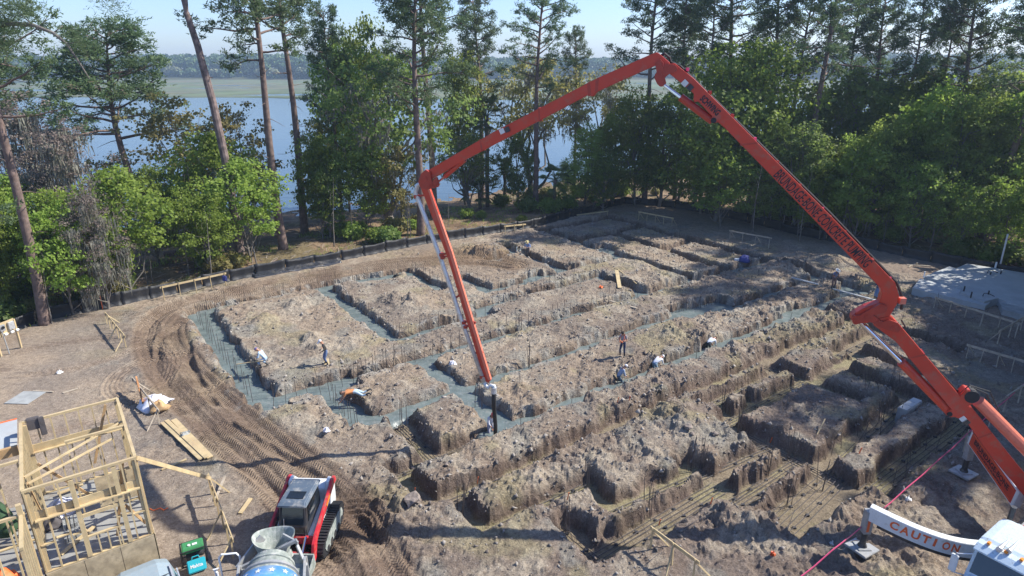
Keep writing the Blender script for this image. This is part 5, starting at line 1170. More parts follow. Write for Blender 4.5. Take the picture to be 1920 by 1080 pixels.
# canvas heap on the batter board, bottle, small litter
drape(G(292, 762) + ZAX * .1, .75, .55, 'tarp', 'tarp', 'white and lilac canvas heap dumped beside the plank frame above the lumber', 11, 'tarp')
drape(G(300, 770) + ZAX * .1, .45, .5, M['wood_dk'], 'tarp', 'small brown canvas under the white one beside the plank frame', 12, 'tarp')
c = G(263, 742); q = MB(); q.bar(c + ZAX * 1.0, G(270, 765) + ZAX * .2, .08, .5); tag(q.build('canvas_strip', M['brown_tarp']), 'brown canvas strip hanging from the plank frame above the lumber', 'canvas')
q = MB(); c = at(421, 522, .9); q.box(c, (.35, .2, .45)); tag(q.build('blue_cloth', M['bluecloth'], bevel=.06), 'blue cloth hung on the end of the plank by the left silt fence', 'cloth')
for k, (x, y, m, s, lb) in enumerate(((848, 683, 'tarp', .22, 'blue-white bag lying on the soil block left of the hanging hose'), (612, 809, 'tarp', .16, 'striped white rag by the spill of concrete'), (347, 818, 'slab2', .25, 'grey lump lying in the wheel tracks'), (1127, 540, 'orange', .18, 'red-orange bag on the soil bank in the middle distance'),
        (1256, 578, 'orange', .16, 'orange tag at the end of the pool under the soil overhang'), (1449, 1041, 'sign_or', .09, 'small yellow scrap on bare dirt near the bottom'), (1702, 939, 'pvc', .11, 'white cup on the shaded dirt between the outriggers'), (1550, 1003, 'pvc', .10, 'white scrap left of the CAUTION beam foot'), (1559, 1021, 'pvc', .08, 'smaller white scrap near the foot of the CAUTION beam'), (1103, 984, 'pvc', .12, 'white scrap on the nearest soil block'), (113, 700, 'pvc', .15, 'small white scrap on the open dirt at left'))):
    drape(G(x, y) + ZAX * .02, s, s * .8, m, 'litter', lb, 20 + k, 'litter')
# tripod of rags at far trench: blue bundle and white box
drape(G(1396, 488), .55, .5, 'bluecloth', 'bundle', 'dark blue bundle lying at the far shaded trench', 41, 'bundle'); q = MB(); q.box(G(1383, 489) + ZAX * .12, (.6, .25, .22)); tag(q.build('white_box', M['pvc'], bevel=.03), 'small white box beside the dark blue bundle at the far trench', 'box')

# ------------------------------------------------------------------ temporary power board, far left
o = empty('power_board', G(20, 655), 'temporary power board on two posts with grey meter boxes at the left edge', 'power board'); A = G(2, 668); B = G(40, 652)
for c in (A, B):
    q = MB(); q.box(c + ZAX * .9, (.1, .1, 2.1)); wbuild(q, 'post', M['wood'], o)
d = (B - A).normalized(); q = MB(); q.bar(A - d * 1.0 + ZAX * 1.55, B + ZAX * 1.6, .03, .85); wbuild(q, 'backboard', M['wood'], o); nr = d.cross(ZAX)
if nr.y > 0: nr = -nr
for (k, zz, w_, h_, m) in ((.35, 1.7, .30, .38, 'grey'), (.78, 1.65, .34, .5, 'steel'), (.45, 1.25, .18, .12, 'pvc'), (.75, 1.25, .18, .12, 'pvc'), (1.0, 1.25, .16, .12, 'pvc')):
    q = MB(); q.box(A.lerp(B, k) + nr * .09 + ZAX * zz, (w_, .14, h_), (d, nr, ZAX)); bx_ = wbuild(q, 'meter_box', M[m], o, bevel=.01)
q = MB(); c = A.lerp(B, .35) + nr * .17 + ZAX * 1.75; q.tube([c, c + nr * .06], .09, 14); wbuild(q, 'meter_dial', M['glass'], o)
q = MB(); c = A.lerp(B, .3) + nr * .1; q.tube([c + ZAX * 1.5, c + ZAX * .02 + nr * .1], .035, 8); wbuild(q, 'conduit', M['grey'], o)

# ------------------------------------------------------------------ compact track loader
a_, b_ = at(604, 1039), at(632, 977); fw_ = (a_ - b_); fw_.z = 0; fw_.normalize(); rz_ = math.atan2(fw_.y, fw_.x) - math.pi / 2
rt_ = Vector((fw_.y, -fw_.x, 0))                 # its own right side
cen = (a_ + b_) / 2 + rt_ * .93
LD = empty('track_loader', (cen.x, cen.y, gz(cen.x, cen.y) - .03), 'red and white compact track loader with dark cab, bucket under the mixer hopper', 'loader', rz=rz_)
def lb(mb, nm, m, par=None, **k): return mb.build(nm, M[m], par or LD, **k)
for s in (-1, 1):
    prof = [(-1.25, .42), (-1.15, .75), (-.7, .86), (.55, .80), (1.15, .62), (1.28, .40), (1.15, .10), (.9, .02), (-.85, .02), (-1.1, .12)]
    q = MB(); q.prism([Vector((s * .93 - .2, y, z)) for y, z in prof], (.4, 0, 0)); tr_ = lb(q, 'track', 'black')
    L_ = 0; pr = prof + [prof[0]]
    for (y0, z0), (y1, z1) in zip(pr[:-1], pr[1:]):
        n_ = max(1, round(math.hypot(y1 - y0, z1 - z0) / .12)); dn_ = Vector((0, y1 - y0, z1 - z0)).normalized(); nn_ = Vector((0, dn_.z, -dn_.y))
        for k in range(n_):
            t = (k + .5) / n_; c = Vector((s * .93, y0 + (y1 - y0) * t, z0 + (z1 - z0) * t)); out = nn_ if (c + nn_ * .1 - Vector((s * .93, 0, .42))).length > (c - Vector((s * .93, 0, .42))).length else -nn_
            q = MB(); q.box(c + out * .02, (.42, .055, .05), (Vector((1, 0, 0)), dn_, out)); lb(q, 'track_lug', 'black', tr_)
    q = MB(); q.prism([Vector((s * .93 + s * .205, y * .82, .42 + (z - .42) * .7)) for y, z in prof], (s * .02, 0, 0)); lb(q, 'undercarriage', 'hopper', tr_)
    for y in (-.8, -.4, 0, .4, .8):
        q = MB(); q.tube([(s * 1.12, y, .22), (s * 1.17, y, .22)], .13, 12); lb(q, 'roller', 'dark', tr_)
    # rear tower and lift arm
    q = MB(); q.prism([Vector((s * .72 - .06, y, z)) for y, z in ((-1.45, .6), (-1.5, 1.55), (-1.15, 1.92), (-.85, 1.88), (-.55, 1.2), (.3, 1.05), (.75, .85), (.75, .62), (-.6, .62))], (.12, 0, 0)); lb(q, 'body_side', 'white', bevel=.02)
    q = MB(); q.prism([Vector((s * .86 - .05, y, z)) for y, z in ((-1.38, 1.62), (-1.3, 1.86), (-1.05, 1.90), (.2, 1.42), (1.1, 1.12), (1.42, .9), (1.62, .38), (1.5, .22), (1.3, .3), (1.12, .78), (.9, .92), (.1, 1.2), (-1.1, 1.62))], (.11, 0, 0)); arm = lb(q, 'lift_arm', 'red', bevel=.015)
    q = MB(); q.tube([(s * .78, -.7, .95), (s * .80, .45, 1.12)], .055, 8); lb(q, 'lift_cylinder', 'dark', arm); q = MB(); q.tube([(s * .5, 1.1, .95), (s * .5, 1.55, .62)], .05, 8); lb(q, 'tilt_cylinder', 'chrome')
    q = MB(); q.box((s * .925, -.3, 1.48), (.012, .5, .09), (Vector((1, 0, 0)), Vector((0, .93, -.37)), Vector((0, .37, .93)))); lb(q, 'decal', 'amber' if s < 0 else 'white', arm)
q = MB(); q.loft([[Vector((sx * .66, y, z)) for sx, z in ((-1, .55), (1, .55), (1, zt), (-1, zt))] for y, zt in ((-1.62, 1.45), (-1.4, 1.62), (-.75, 1.62), (-.7, 1.2), (.9, .9), (1.0, .8))]); lb(q, 'engine_body', 'white', bevel=.03)
q = MB(); q.box((0, -1.64, 1.1), (.9, .03, .55)); lb(q, 'rear_grille', 'dark')
q = MB(); q.box((0, 1.06, .78), (1.5, .12, .3)); q.tube([(-.7, 1.45, .5), (.7, 1.45, .5)], .07, 8); lb(q, 'front_crossmember', 'red', bevel=.01)
cabp = [[Vector((sx * w_, y, z)) for sx, y in ((-1, y0), (1, y0), (1, y1), (-1, y1))] for z, w_, y0, y1 in ((.85, .50, -.55, .98), (1.3, .50, -.60, 1.0), (2.02, .47, -.62, .72))]
q = MB(); q.loft(cabp); CB = lb(q, 'cab', 'dark', bevel=.03)
q = MB(); q.loft([[Vector((sx * w_, y, z)) for sx, y in ((-1, y0), (1, y0), (1, y1), (-1, y1))] for z, w_, y0, y1 in ((2.0, .54, -.75, .88), (2.06, .54, -.76, .90), (2.13, .46, -.62, .72))]); lb(q, 'cab_roof', 'grey', CB, bevel=.03).data.materials[0] = mat('blue_grey_roof', (.085, .115, .15), .5, dirt=(.34, .33, .3), dscale=4)
q = MB(); q.box((0, .32, 2.14), (.62, .42, .02)); lb(q, 'roof_hatch', 'glass', CB, bevel=.008)
q = MB(); q.add([(-.41, 1.012, .98), (.41, 1.012, .98), (.40, .99, 1.35), (.38, .775, 1.93), (-.38, .775, 1.93), (-.40, .99, 1.35)], [(0, 1, 2, 5), (5, 2, 3, 4)]); lb(q, 'front_window', 'glass', CB)
for s in (-1, 1):
    q = MB(); q.prism([Vector((s * .502 - .006, y, z)) for y, z in ((-.4, 1.35), (.75, 1.35), (.62, 1.92), (-.45, 1.92))], (.014 * s, 0, 0)); lb(q, 'side_window', 'glass', CB)
    q = MB(); q.tube([(s * .46, 1.02, .95), (s * .44, .80, 1.98)], .035, 6); lb(q, 'cab_post', 'dark', CB)
q = MB(); q.tube([(.30, 1.04, 1.1), (.28, .98, 1.6)], .014, 5); lb(q, 'grab_rail', 'steel', CB)
# operator seen through the open front
q = MB(); W2 = .92; q.prism([Vector((-W2, y, z)) for y, z in ((1.55, .62), (1.50, .14), (1.75, .06), (2.35, .05), (2.36, .09), (1.8, .12), (1.6, .2), (1.62, .62))], (2 * W2, 0, 0))
for s in (-1, 1): q.prism([Vector((s * W2 - .015, y, z)) for y, z in ((1.58, .62), (1.62, .1), (2.34, .08), (2.1, .45))], (.03, 0, 0))
lb(q, 'bucket', 'hopper', bevel=.006)

# ------------------------------------------------------------------ mixer truck, rear end in view
hc = at(513, 1010, 3.55); mx = empty('mixer_truck', (hc.x, hc.y - 2, 0), 'concrete mixer truck with star-spangled blue drum, rear hopper under the loader', 'mixer truck')
D = Vector((.20, -1, 0)).normalized(); RX = Vector((1, .20, 0)).normalized(); MP = lambda a, b, c: Vector((hc.x, hc.y, 0)) + RX * a + D * b + ZAX * c
def mb2(q, nm, m, par=None, **k): return wbuild(q, nm, M[m], par or mx, **k)
ax0 = MP(0, .75, 3.15); axd = (D * .955 - ZAX * .22).normalized(); upd = RX.cross(axd); upd = upd if upd.z > 0 else -upd
def circ(c, r, n=36): return [c + (RX * math.cos(2 * math.pi * k / n) + upd * math.sin(2 * math.pi * k / n)) * r for k in range(n)]
prof = [(-.25, .55), (-.22, .60), (-.05, .61), (-.04, .72), (.04, .74), (.06, .70), (.5, .90), (.9, 1.05), (1.35, 1.16), (2.2, 1.2), (3.2, 1.18), (4.0, 1.0), (4.6, .62)]
prof = [(a, r * .9) for a, r in prof]
q = MB(); q.loft([circ(ax0 + axd * a, r) for a, r in prof[6:]]); DR = mb2(q, 'drum', 'drum', smooth=False); DR.data.shade_smooth()
q = MB(); q.loft([circ(ax0 + axd * a, r) for a, r in prof[:7]]); mb2(q, 'drum_collar', 'hopper', DR)
q = MB(); q.loft([circ(ax0 + axd * a, r) for a, r in ((.28, .75), (.30, .79), (.40, .83), (.42, .78))]); mb2(q, 'drum_ring', 'grey', DR)
def star(a, ang, s, tw=0):
    def on(a2, an2):
        r = np.interp(a2, [p[0] for p in prof], [p[1] for p in prof]) + .012; return ax0 + axd * a2 + (RX * math.cos(an2) + upd * math.sin(an2)) * r
    r0 = np.interp(a, [p[0] for p in prof], [p[1] for p in prof]); vs = [on(a, ang)]
    for k in range(10):
        rr__ = s if k % 2 == 0 else s * .42; t = k * math.pi / 5 + tw; vs.append(on(a - rr__ * math.cos(t), ang + rr__ * math.sin(t) / r0))
    q = MB(); q.add(vs, [(0, 1 + k, 1 + (k + 1) % 10) for k in range(10)]); mb2(q, 'star', 'white', DR)
k = 0
for a in np.arange(.68, 4.0, .36):
    for an in np.arange(-1.2 + .18 * (k % 2), 4.4, .42): star(a, an, .10 if a > .6 else .08, .3 * (an - 1.57))
    k += 1
# hopper: wide open funnel
def hop(z, rx, ry, cy, n=28): return [MP(math.cos(2 * math.pi * k / n) * rx, cy + math.sin(2 * math.pi * k / n) * ry, z + .12 * (math.cos(2 * math.pi * k / n) ** 2)) for k in range(n)]
q = MB(); q.loft([hop(2.75, .28, .25, .3), hop(3.45, .60, .46, -.04), hop(3.55, .62, .50, -.05), hop(3.53, .585, .465, -.05), hop(2.95, .27, .25, .2)], cap=False); mb2(q, 'hopper', 'hopper')
q = MB(); q.bar(MP(-.95, .5, 3.05), MP(.72, .36, 3.68), .09, .09); q.bar(MP(-.98, .45, 3.0), MP(-.35, -.2, 3.5), .05, .3); q.bar(MP(.75, .4, 3.6), MP(.3, .1, 3.72), .05, .12); mb2(q, 'hopper_rim', 'grey')
for s in (-1, 1):
    q = MB(); q.bar(MP(s * .92, .55, 3.2), MP(s * 1.0, .9, 1.2), .10, .12, RX); q.bar(MP(s * .92, .55, 3.2), MP(s * .95, 2.0, 2.6), .08, .08); q.bar(MP(s * .7, .35, 3.5 if s > 0 else 3.0), MP(s * .95, .7, 3.0), .08, .1); mb2(q, 'drum_support', 'grey', bevel=.01)
q = MB(); q.bar(MP(-.95, .95, 1.25), MP(.95, .95, 1.25), .12, .2); q.box(MP(0, 3.5, 1.0), (.9, 6.5, .25), (RX, D, ZAX)); q.box(MP(0, .45, 1.15), (1.2, .1, .7), (RX, D, ZAX)); mb2(q, 'chassis', 'dark')
q = MB(); q.prism([MP(a, -.1, c) for a, c in ((-.2, 2.7), (.2, 2.7), (.26, 2.45), (-.26, 2.45))], D * -.0 + MP(0, -1.1, 2.0) - MP(0, 0, 2.6)); mb2(q, 'chute', 'hopper')
for y in (1.6, 2.9):
    for s in (-1, 1):
        q = MB(); q.tube([MP(s * 1.2, y, .5), MP(s * .7, y, .5)], .5, 20); wh = mb2(q, 'wheel', 'black'); q = MB(); q.tube([MP(s * 1.215, y, .5), MP(s * 1.18, y, .5)], .27, 14); mb2(q, 'rim', 'steel', wh)
q = MB(); q.loft([[MP(sx * 1.15, y, z) for sx, z in ((-1, .8), (1, .8), (1, zt), (-1, zt))] for y, zt in ((5.3, 2.7), (6.7, 2.75), (7.2, 1.9), (8.8, 1.6))]); mb2(q, 'cab', 'white', bevel=.06)
# ladder platform on the left
def hoop(x0, x1, b, z0, z1, r=.028):
    q = MB(); q.tube([MP(x0, b, z0), MP(x0, b, z1 - .1), MP(x0 + .08, b, z1), MP(x1 - .08, b, z1 - .02), MP(x1, b, z1 - .15), MP(x1, b, z0)], r, 6); return q
q = hoop(-1.55, -.98, .15, 1.6, 3.35); LA = mb2(q, 'ladder', 'pvc')
for k in range(3):
    q = MB(); q.tube([MP(-1.53, .15, 1.9 + k * .42), MP(-1.0, .15, 1.9 + k * .42)], .016 if k == 2 else .022, 5); mb2(q, 'rung', 'dark', LA)
q = hoop(-1.66, -1.62, .3, 1.2, 3.0, .03); mb2(q, 'hand_rail', 'pvc', LA)
q = MB(); q.box(MP(-1.3, .5, 1.75), (.75, .5, .05), (RX, D, ZAX)); mb2(q, 'platform', 'dark', LA)

# ------------------------------------------------------------------ van roof at the bottom left
cr = at(322, 1036, 1.75); van = empty('parked_van', (cr.x - 1, cr.y - 2, 0), 'pale blue-grey vehicle parked against the plywood base of the house frame', 'van'); cu_, cv_ = UV(cr.x, cr.y)
VP = lambda a, b, c: W(cu_ + a, cv_ + b, c)
q = MB(); q.loft([[VP(a, b, z) for a, z in ((-1.98, .5), (-2.0, 1.0), (-1.86, 1.62), (-1.55, 1.78), (-.45, 1.80), (-.10, 1.66), (.04, 1.0), (.02, .5))] if 0 else [VP(-1.0 + (a + 1.0) * w_, b, .35 + (z - .35) * hh_) for a, z in ((-1.98, .35), (-2.0, 1.0), (-1.84, 1.58), (-1.5, 1.76), (-.5, 1.78), (-.14, 1.62), (.03, 1.0), (.02, .35))] for b, w_, hh_ in ((.25, .86, .75), (.12, .95, .93), (-.25, 1.0, 1.0), (-2.5, 1.0, 1.02), (-3.6, .98, .98), (-4.3, .95, .62), (-5.2, .9, .55))])
m_ = mat('van_paint', (.27, .335, .365), .3, var=.05, dirt=(.38, .36, .33), dscale=9, dlo=.55, dhi=.75); VB = wbuild(q, 'body', m_, van, bevel=.03)
q = MB(); q.bar(VP(-.16, -.5, 1.70), VP(-.16, -3.2, 1.72), .05, .05); q.bar(VP(.02, -.45, 1.3), VP(.02, -1.6, 1.3), .04, .3); wbuild(q, 'roof_rail', M['steel'], van)
q = MB(); q.bar(VP(-1.75, -1.0, 1.785), VP(-.25, -1.0, 1.785), .03, .012); wbuild(q, 'roof_seam', M['dark'], van)
for b in (-1.0, -4.2):
    q = MB(); q.tube([VP(.06, b, .35), VP(-.2, b, .35)], .35, 18); wbuild(q, 'wheel', M['black'], van)

# ------------------------------------------------------------------ generator and tool case
g = G(366, 1050); gn = empty('generator', g, 'green portable generator in a black tube frame beside the parked vehicle', 'generator', rz=TH - .12)
def gb(q, nm, m, **k): return q.build(nm, M[m], gn, **k)
q = MB(); q.loft([[Vector((x * sx, y * sy, z)) for x, y in ((-.36, -.24), (.36, -.24), (.36, .24), (-.36, .24))] for z, sx, sy in ((.52, 1, 1), (.66, 1, 1), (.72, .92, .88))]); gb(q, 'fuel_tank', 'green', bevel=.02)
q = MB(); q.box((-.1, 0, .3), (.3, .36, .36)); q.tube([(.05, 0, .3), (.32, 0, .3)], .15, 12); gb(q, 'engine', 'dark', bevel=.02)
for s in (-1, 1):
    q = MB(); q.tube([(s * .4, -.27, .03), (s * .4, -.27, .68), (s * .4, .27, .68), (s * .4, .27, .03), (s * .4, -.27, .03)], .02, 6); gb(q, 'frame_tube', 'black')
    for z_ in (.05, .66):
        q = MB(); q.tube([(-.4, s * .27, z_), (.4, s * .27, z_)], .02, 6); gb(q, 'frame_tube', 'black')
q = MB(); q.tube([(-.1, -.05, .72), (-.1, -.05, .76)], .05, 10); q.box((.08, -.05, .735), (.16, .1, .02)); gb(q, 'fuel_cap', 'white')
g = G(371, 1070); tcs = empty('tool_case', g, 'teal plastic tool case with white lettering leaning against the green generator', 'tool case', rz=TH - .1)
q = MB(); X3 = (Vector((1, 0, 0)), Vector((0, .80, -.6)), Vector((0, .6, .80))); q.box((0, 0, .24), (.60, .16, .44), X3); q.build('case_body', M['teal'], tcs, bevel=.03)
q = MB(); q.tube([(-.12, .16, .42), (-.1, .19, .49), (.1, .19, .49), (.12, .16, .42)], .02, 6); q.build('handle', M['teal'], tcs)
tx_ = text('Makita', Vector((-.2, -.104, .243)), (1, 0, 0), (0, .6, .80), .12, .4, M['white'], 'lettering', tcs, .02)
# cord
q = MB(); c = G(300, 955); q.tube([c + Vector((a, b, .03)) for a, b in ((-.4, 0), (-.2, -.1), (0, .05), (.2, -.08), (.3, .06))], .02, 5); tag(q.build('cord', M['orange']), 'short orange cord lying beside the house frame', 'cord')
# ------------------------------------------------------------------ people
def ik(a, c, l1, l2, pole):
    d = c - a; L_ = min(d.length, (l1 + l2) * .999); dn_ = d.normalized(); x = (l1 * l1 - l2 * l2 + L_ * L_) / (2 * L_); h = math.sqrt(max(l1 * l1 - x * x, 0))
    p = pole - dn_ * pole.dot(dn_); p.normalize(); return a + dn_ * x + p * h, a + dn_ * L_
def person(loc, heading, label, lean=0.0, pel=.95, feet=None, hands=None, shirt=(.3, .3, .3), pants=(.05, .07, .14), short=True, hat=None, hatc=(.6, .55, .4), look=.3, skin='skin', tw=0, pelxy=(0, 0), vest=None, prone=False):
    o = empty('person', loc, label, 'person', rz=heading)
    t = Vector((0, math.sin(lean), math.cos(lean))); X1 = Vector((1, 0, 0)); fw = Vector((0, math.cos(lean), -math.sin(lean)))
    P0 = Vector((pelxy[0], pelxy[1], pel)); sp = P0 + t * .20; ch = P0 + t * .40; nk = P0 + t * .54
    hd = (t * (1 - look * .5) + fw * look).normalized(); h1 = nk + hd * .09; h2 = nk + hd * .17 + fw * .015; h3 = nk + hd * .25
    feet = feet or [(-.13, .0), (.14, .05)]; hands = hands or [(-.14, .34, 1.12), (.14, .34, 1.12)]
    V_ = []; E_ = []; Rr = []; Kd = []
    def v(p, r, k): V_.append(Vector(p)); Rr.append(r if isinstance(r, tuple) else (r, r)); Kd.append(k); return len(V_) - 1
    def e(a, b): E_.append((a, b)); return b
    a0 = v(P0, (.155, .115), 'p'); a1 = v(sp, (.145, .10), 's'); a2 = v(ch, (.175, .12), 's'); a3 = v(nk, .055, 'k'); a4 = v(h1, (.070, .078), 'k'); a5 = v(h2, (.078, .095), 'k'); a6 = v(h3, (.05, .06), 'h')
    for q in ((a0, a1), (a1, a2), (a2, a3), (a3, a4), (a4, a5), (a5, a6)): e(*q)
    wr = []
    for i, s in enumerate((-1, 1)):
        sh = P0 + t * .47 + X1 * s * .185; hn = Vector(hands[i]); el, w_ = ik(sh, hn, .29, .27, Vector((s * .6, -.3, -.8)))
        b0 = v(sh, .062, 's'); b1 = v(sh.lerp(el, .5), .052, 's'); b2 = v(el, .042, 's' if not short else 'k'); b3 = v(el.lerp(w_, .5), .038, 's' if not short else 'k'); b4 = v(w_, .028, 'k'); d = (w_ - el).normalized(); b5 = v(w_ + d * .07, (.038, .018), 'k')
        for q in ((a2, b0), (b0, b1), (b1, b2), (b2, b3), (b3, b4), (b4, b5)): e(*q)
        wr.append((w_ + d * .08, d, s))
        hp = P0 + X1 * s * .09 - ZAX * .03 if not prone else P0 + X1 * s * .09 - t * .05; fx = feet[i]; fz = fx[2] if len(fx) > 2 else .09; ft = Vector((fx[0], fx[1], fz)); kn, an = ik(hp, ft, .43, .42, Vector((s * .25, 1, .15)) if not prone else Vector((0, 0, -1)))
        c0 = v(hp, .092, 'p'); c1 = v(hp.lerp(kn, .5), .082, 'p'); c2 = v(kn, .062, 'p'); c3 = v(kn.lerp(an, .45), .060, 'p'); c4 = v(an, .045, 'b'); fd = Vector((s * .15, 1, 0)).normalized() * .15 if not prone else Vector((0, -.06, -.12)); c5 = v(an + fd - Vector((0, 0, .045 if not prone else 0)), (.045, .035), 'b')
        for q in ((a0, c0), (c0, c1), (c1, c2), (c2, c3), (c3, c4), (c4, c5)): e(*q)
    m_ = bpy.data.meshes.new('body'); m_.from_pydata([tuple(p) for p in V_], E_, []); b_ = bpy.data.objects.new('tmp', m_); COL.objects.link(b_)
    md = b_.modifiers.new('skin', 'SKIN'); md.use_smooth_shade = True
    sv = m_.skin_vertices[0].data
    for i, r in enumerate(Rr): sv[i].radius = r; sv[i].use_root = (i == 0)
    ss = b_.modifiers.new('s', 'SUBSURF'); ss.levels = 2; ss.render_levels = 2
    bpy.context.view_layer.update(); me2 = bpy.data.meshes.new_from_object(b_.evaluated_get(bpy.context.evaluated_depsgraph_get())); bpy.data.objects.remove(b_)
    me2.materials.clear(); tone = M[skin]
    ml = {'s': cloth('shirt', shirt), 'p': cloth('trousers', pants), 'k': tone, 'b': M['dark'], 'h': tone}
    keys = list(ml)
    for k in keys: me2.materials.append(ml[k])
    VV = np.array([tuple(p) for p in V_]); SG = [(VV[a], VV[b], Kd[b]) for a, b in E_]
    fc = np.zeros(len(me2.polygons) * 3); me2.polygons.foreach_get('center', fc); fc = fc.reshape(-1, 3); best = np.full(len(fc), 9.0); kk = np.zeros(len(fc), np.int32)
    for a, b, k in SG:
        ab_ = b - a; tt = np.clip(((fc - a) @ ab_) / (ab_ @ ab_), 0, 1); dd_ = np.linalg.norm(fc - a - tt[:, None] * ab_, axis=1); w = dd_ < best; best = np.where(w, dd_, best); kk = np.where(w, keys.index(k), kk)
    me2.polygons.foreach_set('material_index', kk)
    # five fingers on each hand, joined to the palm
    bm = bmesh.new(); bm.from_mesh(me2); fm = MB()
    for p, d, s in wr:
        sd_ = d.cross(Vector((0, .3, 1))).normalized()
        for j, ln in enumerate((.062, .070, .066, .052)): fm.tube([p + sd_ * (j - 1.5) * .019 - d * .02, p + sd_ * (j - 1.5) * .021 + d * ln * .6, p + sd_ * (j - 1.5) * .02 + d * ln * .9 + Vector((0, 0, -.02))], [.010, .009, .007], 5)
        fm.tube([p - d * .05 + sd_ * .03, p - d * .01 + sd_ * .055, p + d * .02 + sd_ * .055], [.012, .010, .008], 5)
    f_m = fm.mesh('f', tone); f_m.polygons.foreach_set('material_index', np.full(len(f_m.polygons), keys.index('k'), np.int32)); bm.from_mesh(f_m); bm.to_mesh(me2); bm.free()
    bo = bpy.data.objects.new('body', me2); COL.objects.link(bo); bo.parent = o; me2.shade_smooth()
    # face
    fcv = (hd.cross(X1)).normalized(); fcv = -fcv if fcv.dot(fw) < 0 else fcv
    for s in (-1, 1):
        q = MB(); q.tube([h2 + fcv * .085 + X1 * s * .03 - hd * .0, h2 + fcv * .098 + X1 * s * .03], .011, 6); q.build('eye', M['ink'], o)
        q = MB(); q.tube([h2 + X1 * s * .074, h2 + X1 * s * .092], [.03, .022], 6); q.build('ear', tone, o)
    q = MB(); q.tube([h2 + fcv * .08 - hd * .005, h2 + fcv * .115 - hd * .03, h2 + fcv * .085 - hd * .035], [.012, .016, .010], 6); q.build('nose', tone, o)
    q = MB(); q.box(h2 + fcv * .088 - hd * .062, (.045, .012, .008), (X1, fcv, hd)); q.build('mouth', M['red'], o)
    def cap(r, hh, brim, brf, m, nm):
        q = MB(); base = h3 - hd * .03; n_ = 14; rings = []
        for rr_, z in ((r, -.03), (r, .03), (r * .8, hh * .7), (r * .3, hh)): rings.append([base + X1 * math.cos(2 * math.pi * k / n_) * rr_ * .9 + fcv * (math.sin(2 * math.pi * k / n_) * rr_ * 1.08 + .0) + hd * z for k in range(n_)])
        q.loft(rings)
        if brim: q.loft([[base + X1 * math.cos(2 * math.pi * k / n_) * (r + brim) + fcv * math.sin(2 * math.pi * k / n_) * (r + brim) * 1.05 + hd * z for k in range(n_)] for z in (-.02, -.008)])
        if brf: q.box(base + fcv * (r + .05) - hd * .015, (.14, .13, .012), (X1, fcv, hd))
        q.build(nm, m, o, smooth=False)
    if hat == 'hat': cap(.10, .11, .10, 0, mat('hat', hatc, .8), 'hat')
    elif hat == 'cap': cap(.098, .09, 0, 1, mat('cap', hatc, .7), 'cap')
    elif hat == 'helmet': cap(.115, .12, .03, 1, mat('helmet', hatc, .35), 'helmet')
    else: cap(.093, .055, 0, 0, mat('hair', (.03, .02, .015), .8), 'hair')
    if vest: 
        q = MB(); q.loft([[c + X1 * s_ * w_ + fw * d_ for s_, d_ in ((-1, -b_), (1, -b_), (1, b_), (-1, b_))] for c, w_, b_ in ((P0 + t * .08, .165, .135), (P0 + t * .28, .175, .14), (P0 + t * .47, .13, .12))]); q.build('vest', cloth('vest', vest), o, bevel=.02)
    return o, h2
def face_to(a, b): return math.atan2(b[1] - a[1], b[0] - a[0]) - math.pi / 2
def gl(px, py, dz=0): p = G(px, py); p.z += dz; return p
def cz(px, py): return at(px, py, -.55)
# standing operator with the remote box
p = gl(1167, 669); _o, _ = person(p, face_to(p, (0, 6)) - .35, 'man in grey top and dark jeans standing on the bank with a remote control box', lean=.05, hands=[(-.10, .30, 1.18), (.10, .30, 1.16)], shirt=(.30, .28, .30), pants=(.02, .03, .08), short=True, skin='skin', look=.5, hat=None)
q = MB(); q.box((0, .33, 1.14), (.20, .12, .08)); q.tube([(-.14, .3, 1.2), (-.1, .05, 1.52), (.1, .05, 1.52), (.14, .3, 1.2)], .015, 5); q.build('remote_box', M['orange'], _o, bevel=.02)
# worker guiding the hose end
p = at(919, 822, -.95); person(p, face_to(p, cz(929, 826)) + .2, 'worker in white shirt and red cap in the trench holding the hose end', lean=.35, pel=.88, hands=[(-.05, .42, 1.0), (.12, .42, .85)], shirt=(.55, .55, .6), pants=(.3, .3, .36), short=False, hat='cap', hatc=(.5, .03, .04))
# lying on the edge
p = gl(668, 742, .12); person(p + Vector((0, 0, .02)), math.radians(-262), 'man in orange shirt lying on the soil edge, reaching down to the concrete', lean=1.62, pel=.14, pelxy=(0, .05), feet=[(-.22, -.75, .09), (.20, -.76, .12)], hands=[(-.25, .85, -.35), (.22, .85, -.35)], shirt=(.62, .25, .09), pants=(.38, .48, .55), short=True, prone=True, look=.1)
# trench workers in the hose line
p = at(1158, 730, -.95); _a = person(p, face_to(p, W(40, 22.6)) - .3, 'worker in grey shirt and white cap bent over a shovel in the concrete', lean=.55, pel=.86, hands=[(-.02, .50, .62), (.15, .48, .85)], shirt=(.28, .33, .42), pants=(.05, .09, .14), short=False, hat='cap', hatc=(.7, .7, .72))[0]
q = MB(); q.tube([(.12, .40, 1.05), (.05, .62, .42)], .016, 6); q.box((.03, .66, .36), (.2, .04, .26)); q.build('shovel', M['wood2'], _a)
p = at(1225, 706, -.95); person(p, face_to(p, W(42, 22.6)), 'worker in bright white shirt and blue jeans bent double over the concrete', lean=1.15, pel=.92, hands=[(-.12, .72, .42), (.16, .74, .48)], shirt=(.75, .76, .8), pants=(.22, .32, .42), short=False, hat='cap', hatc=(.75, .75, .78))
q = MB(); a = cz(1222, 706); q.tube([a, at(1211, 676, .7)], .018, 6); tag(q.build('wooden_pole', M['wood2']), 'pole standing in the concrete just left of the bent man in white', 'pole')
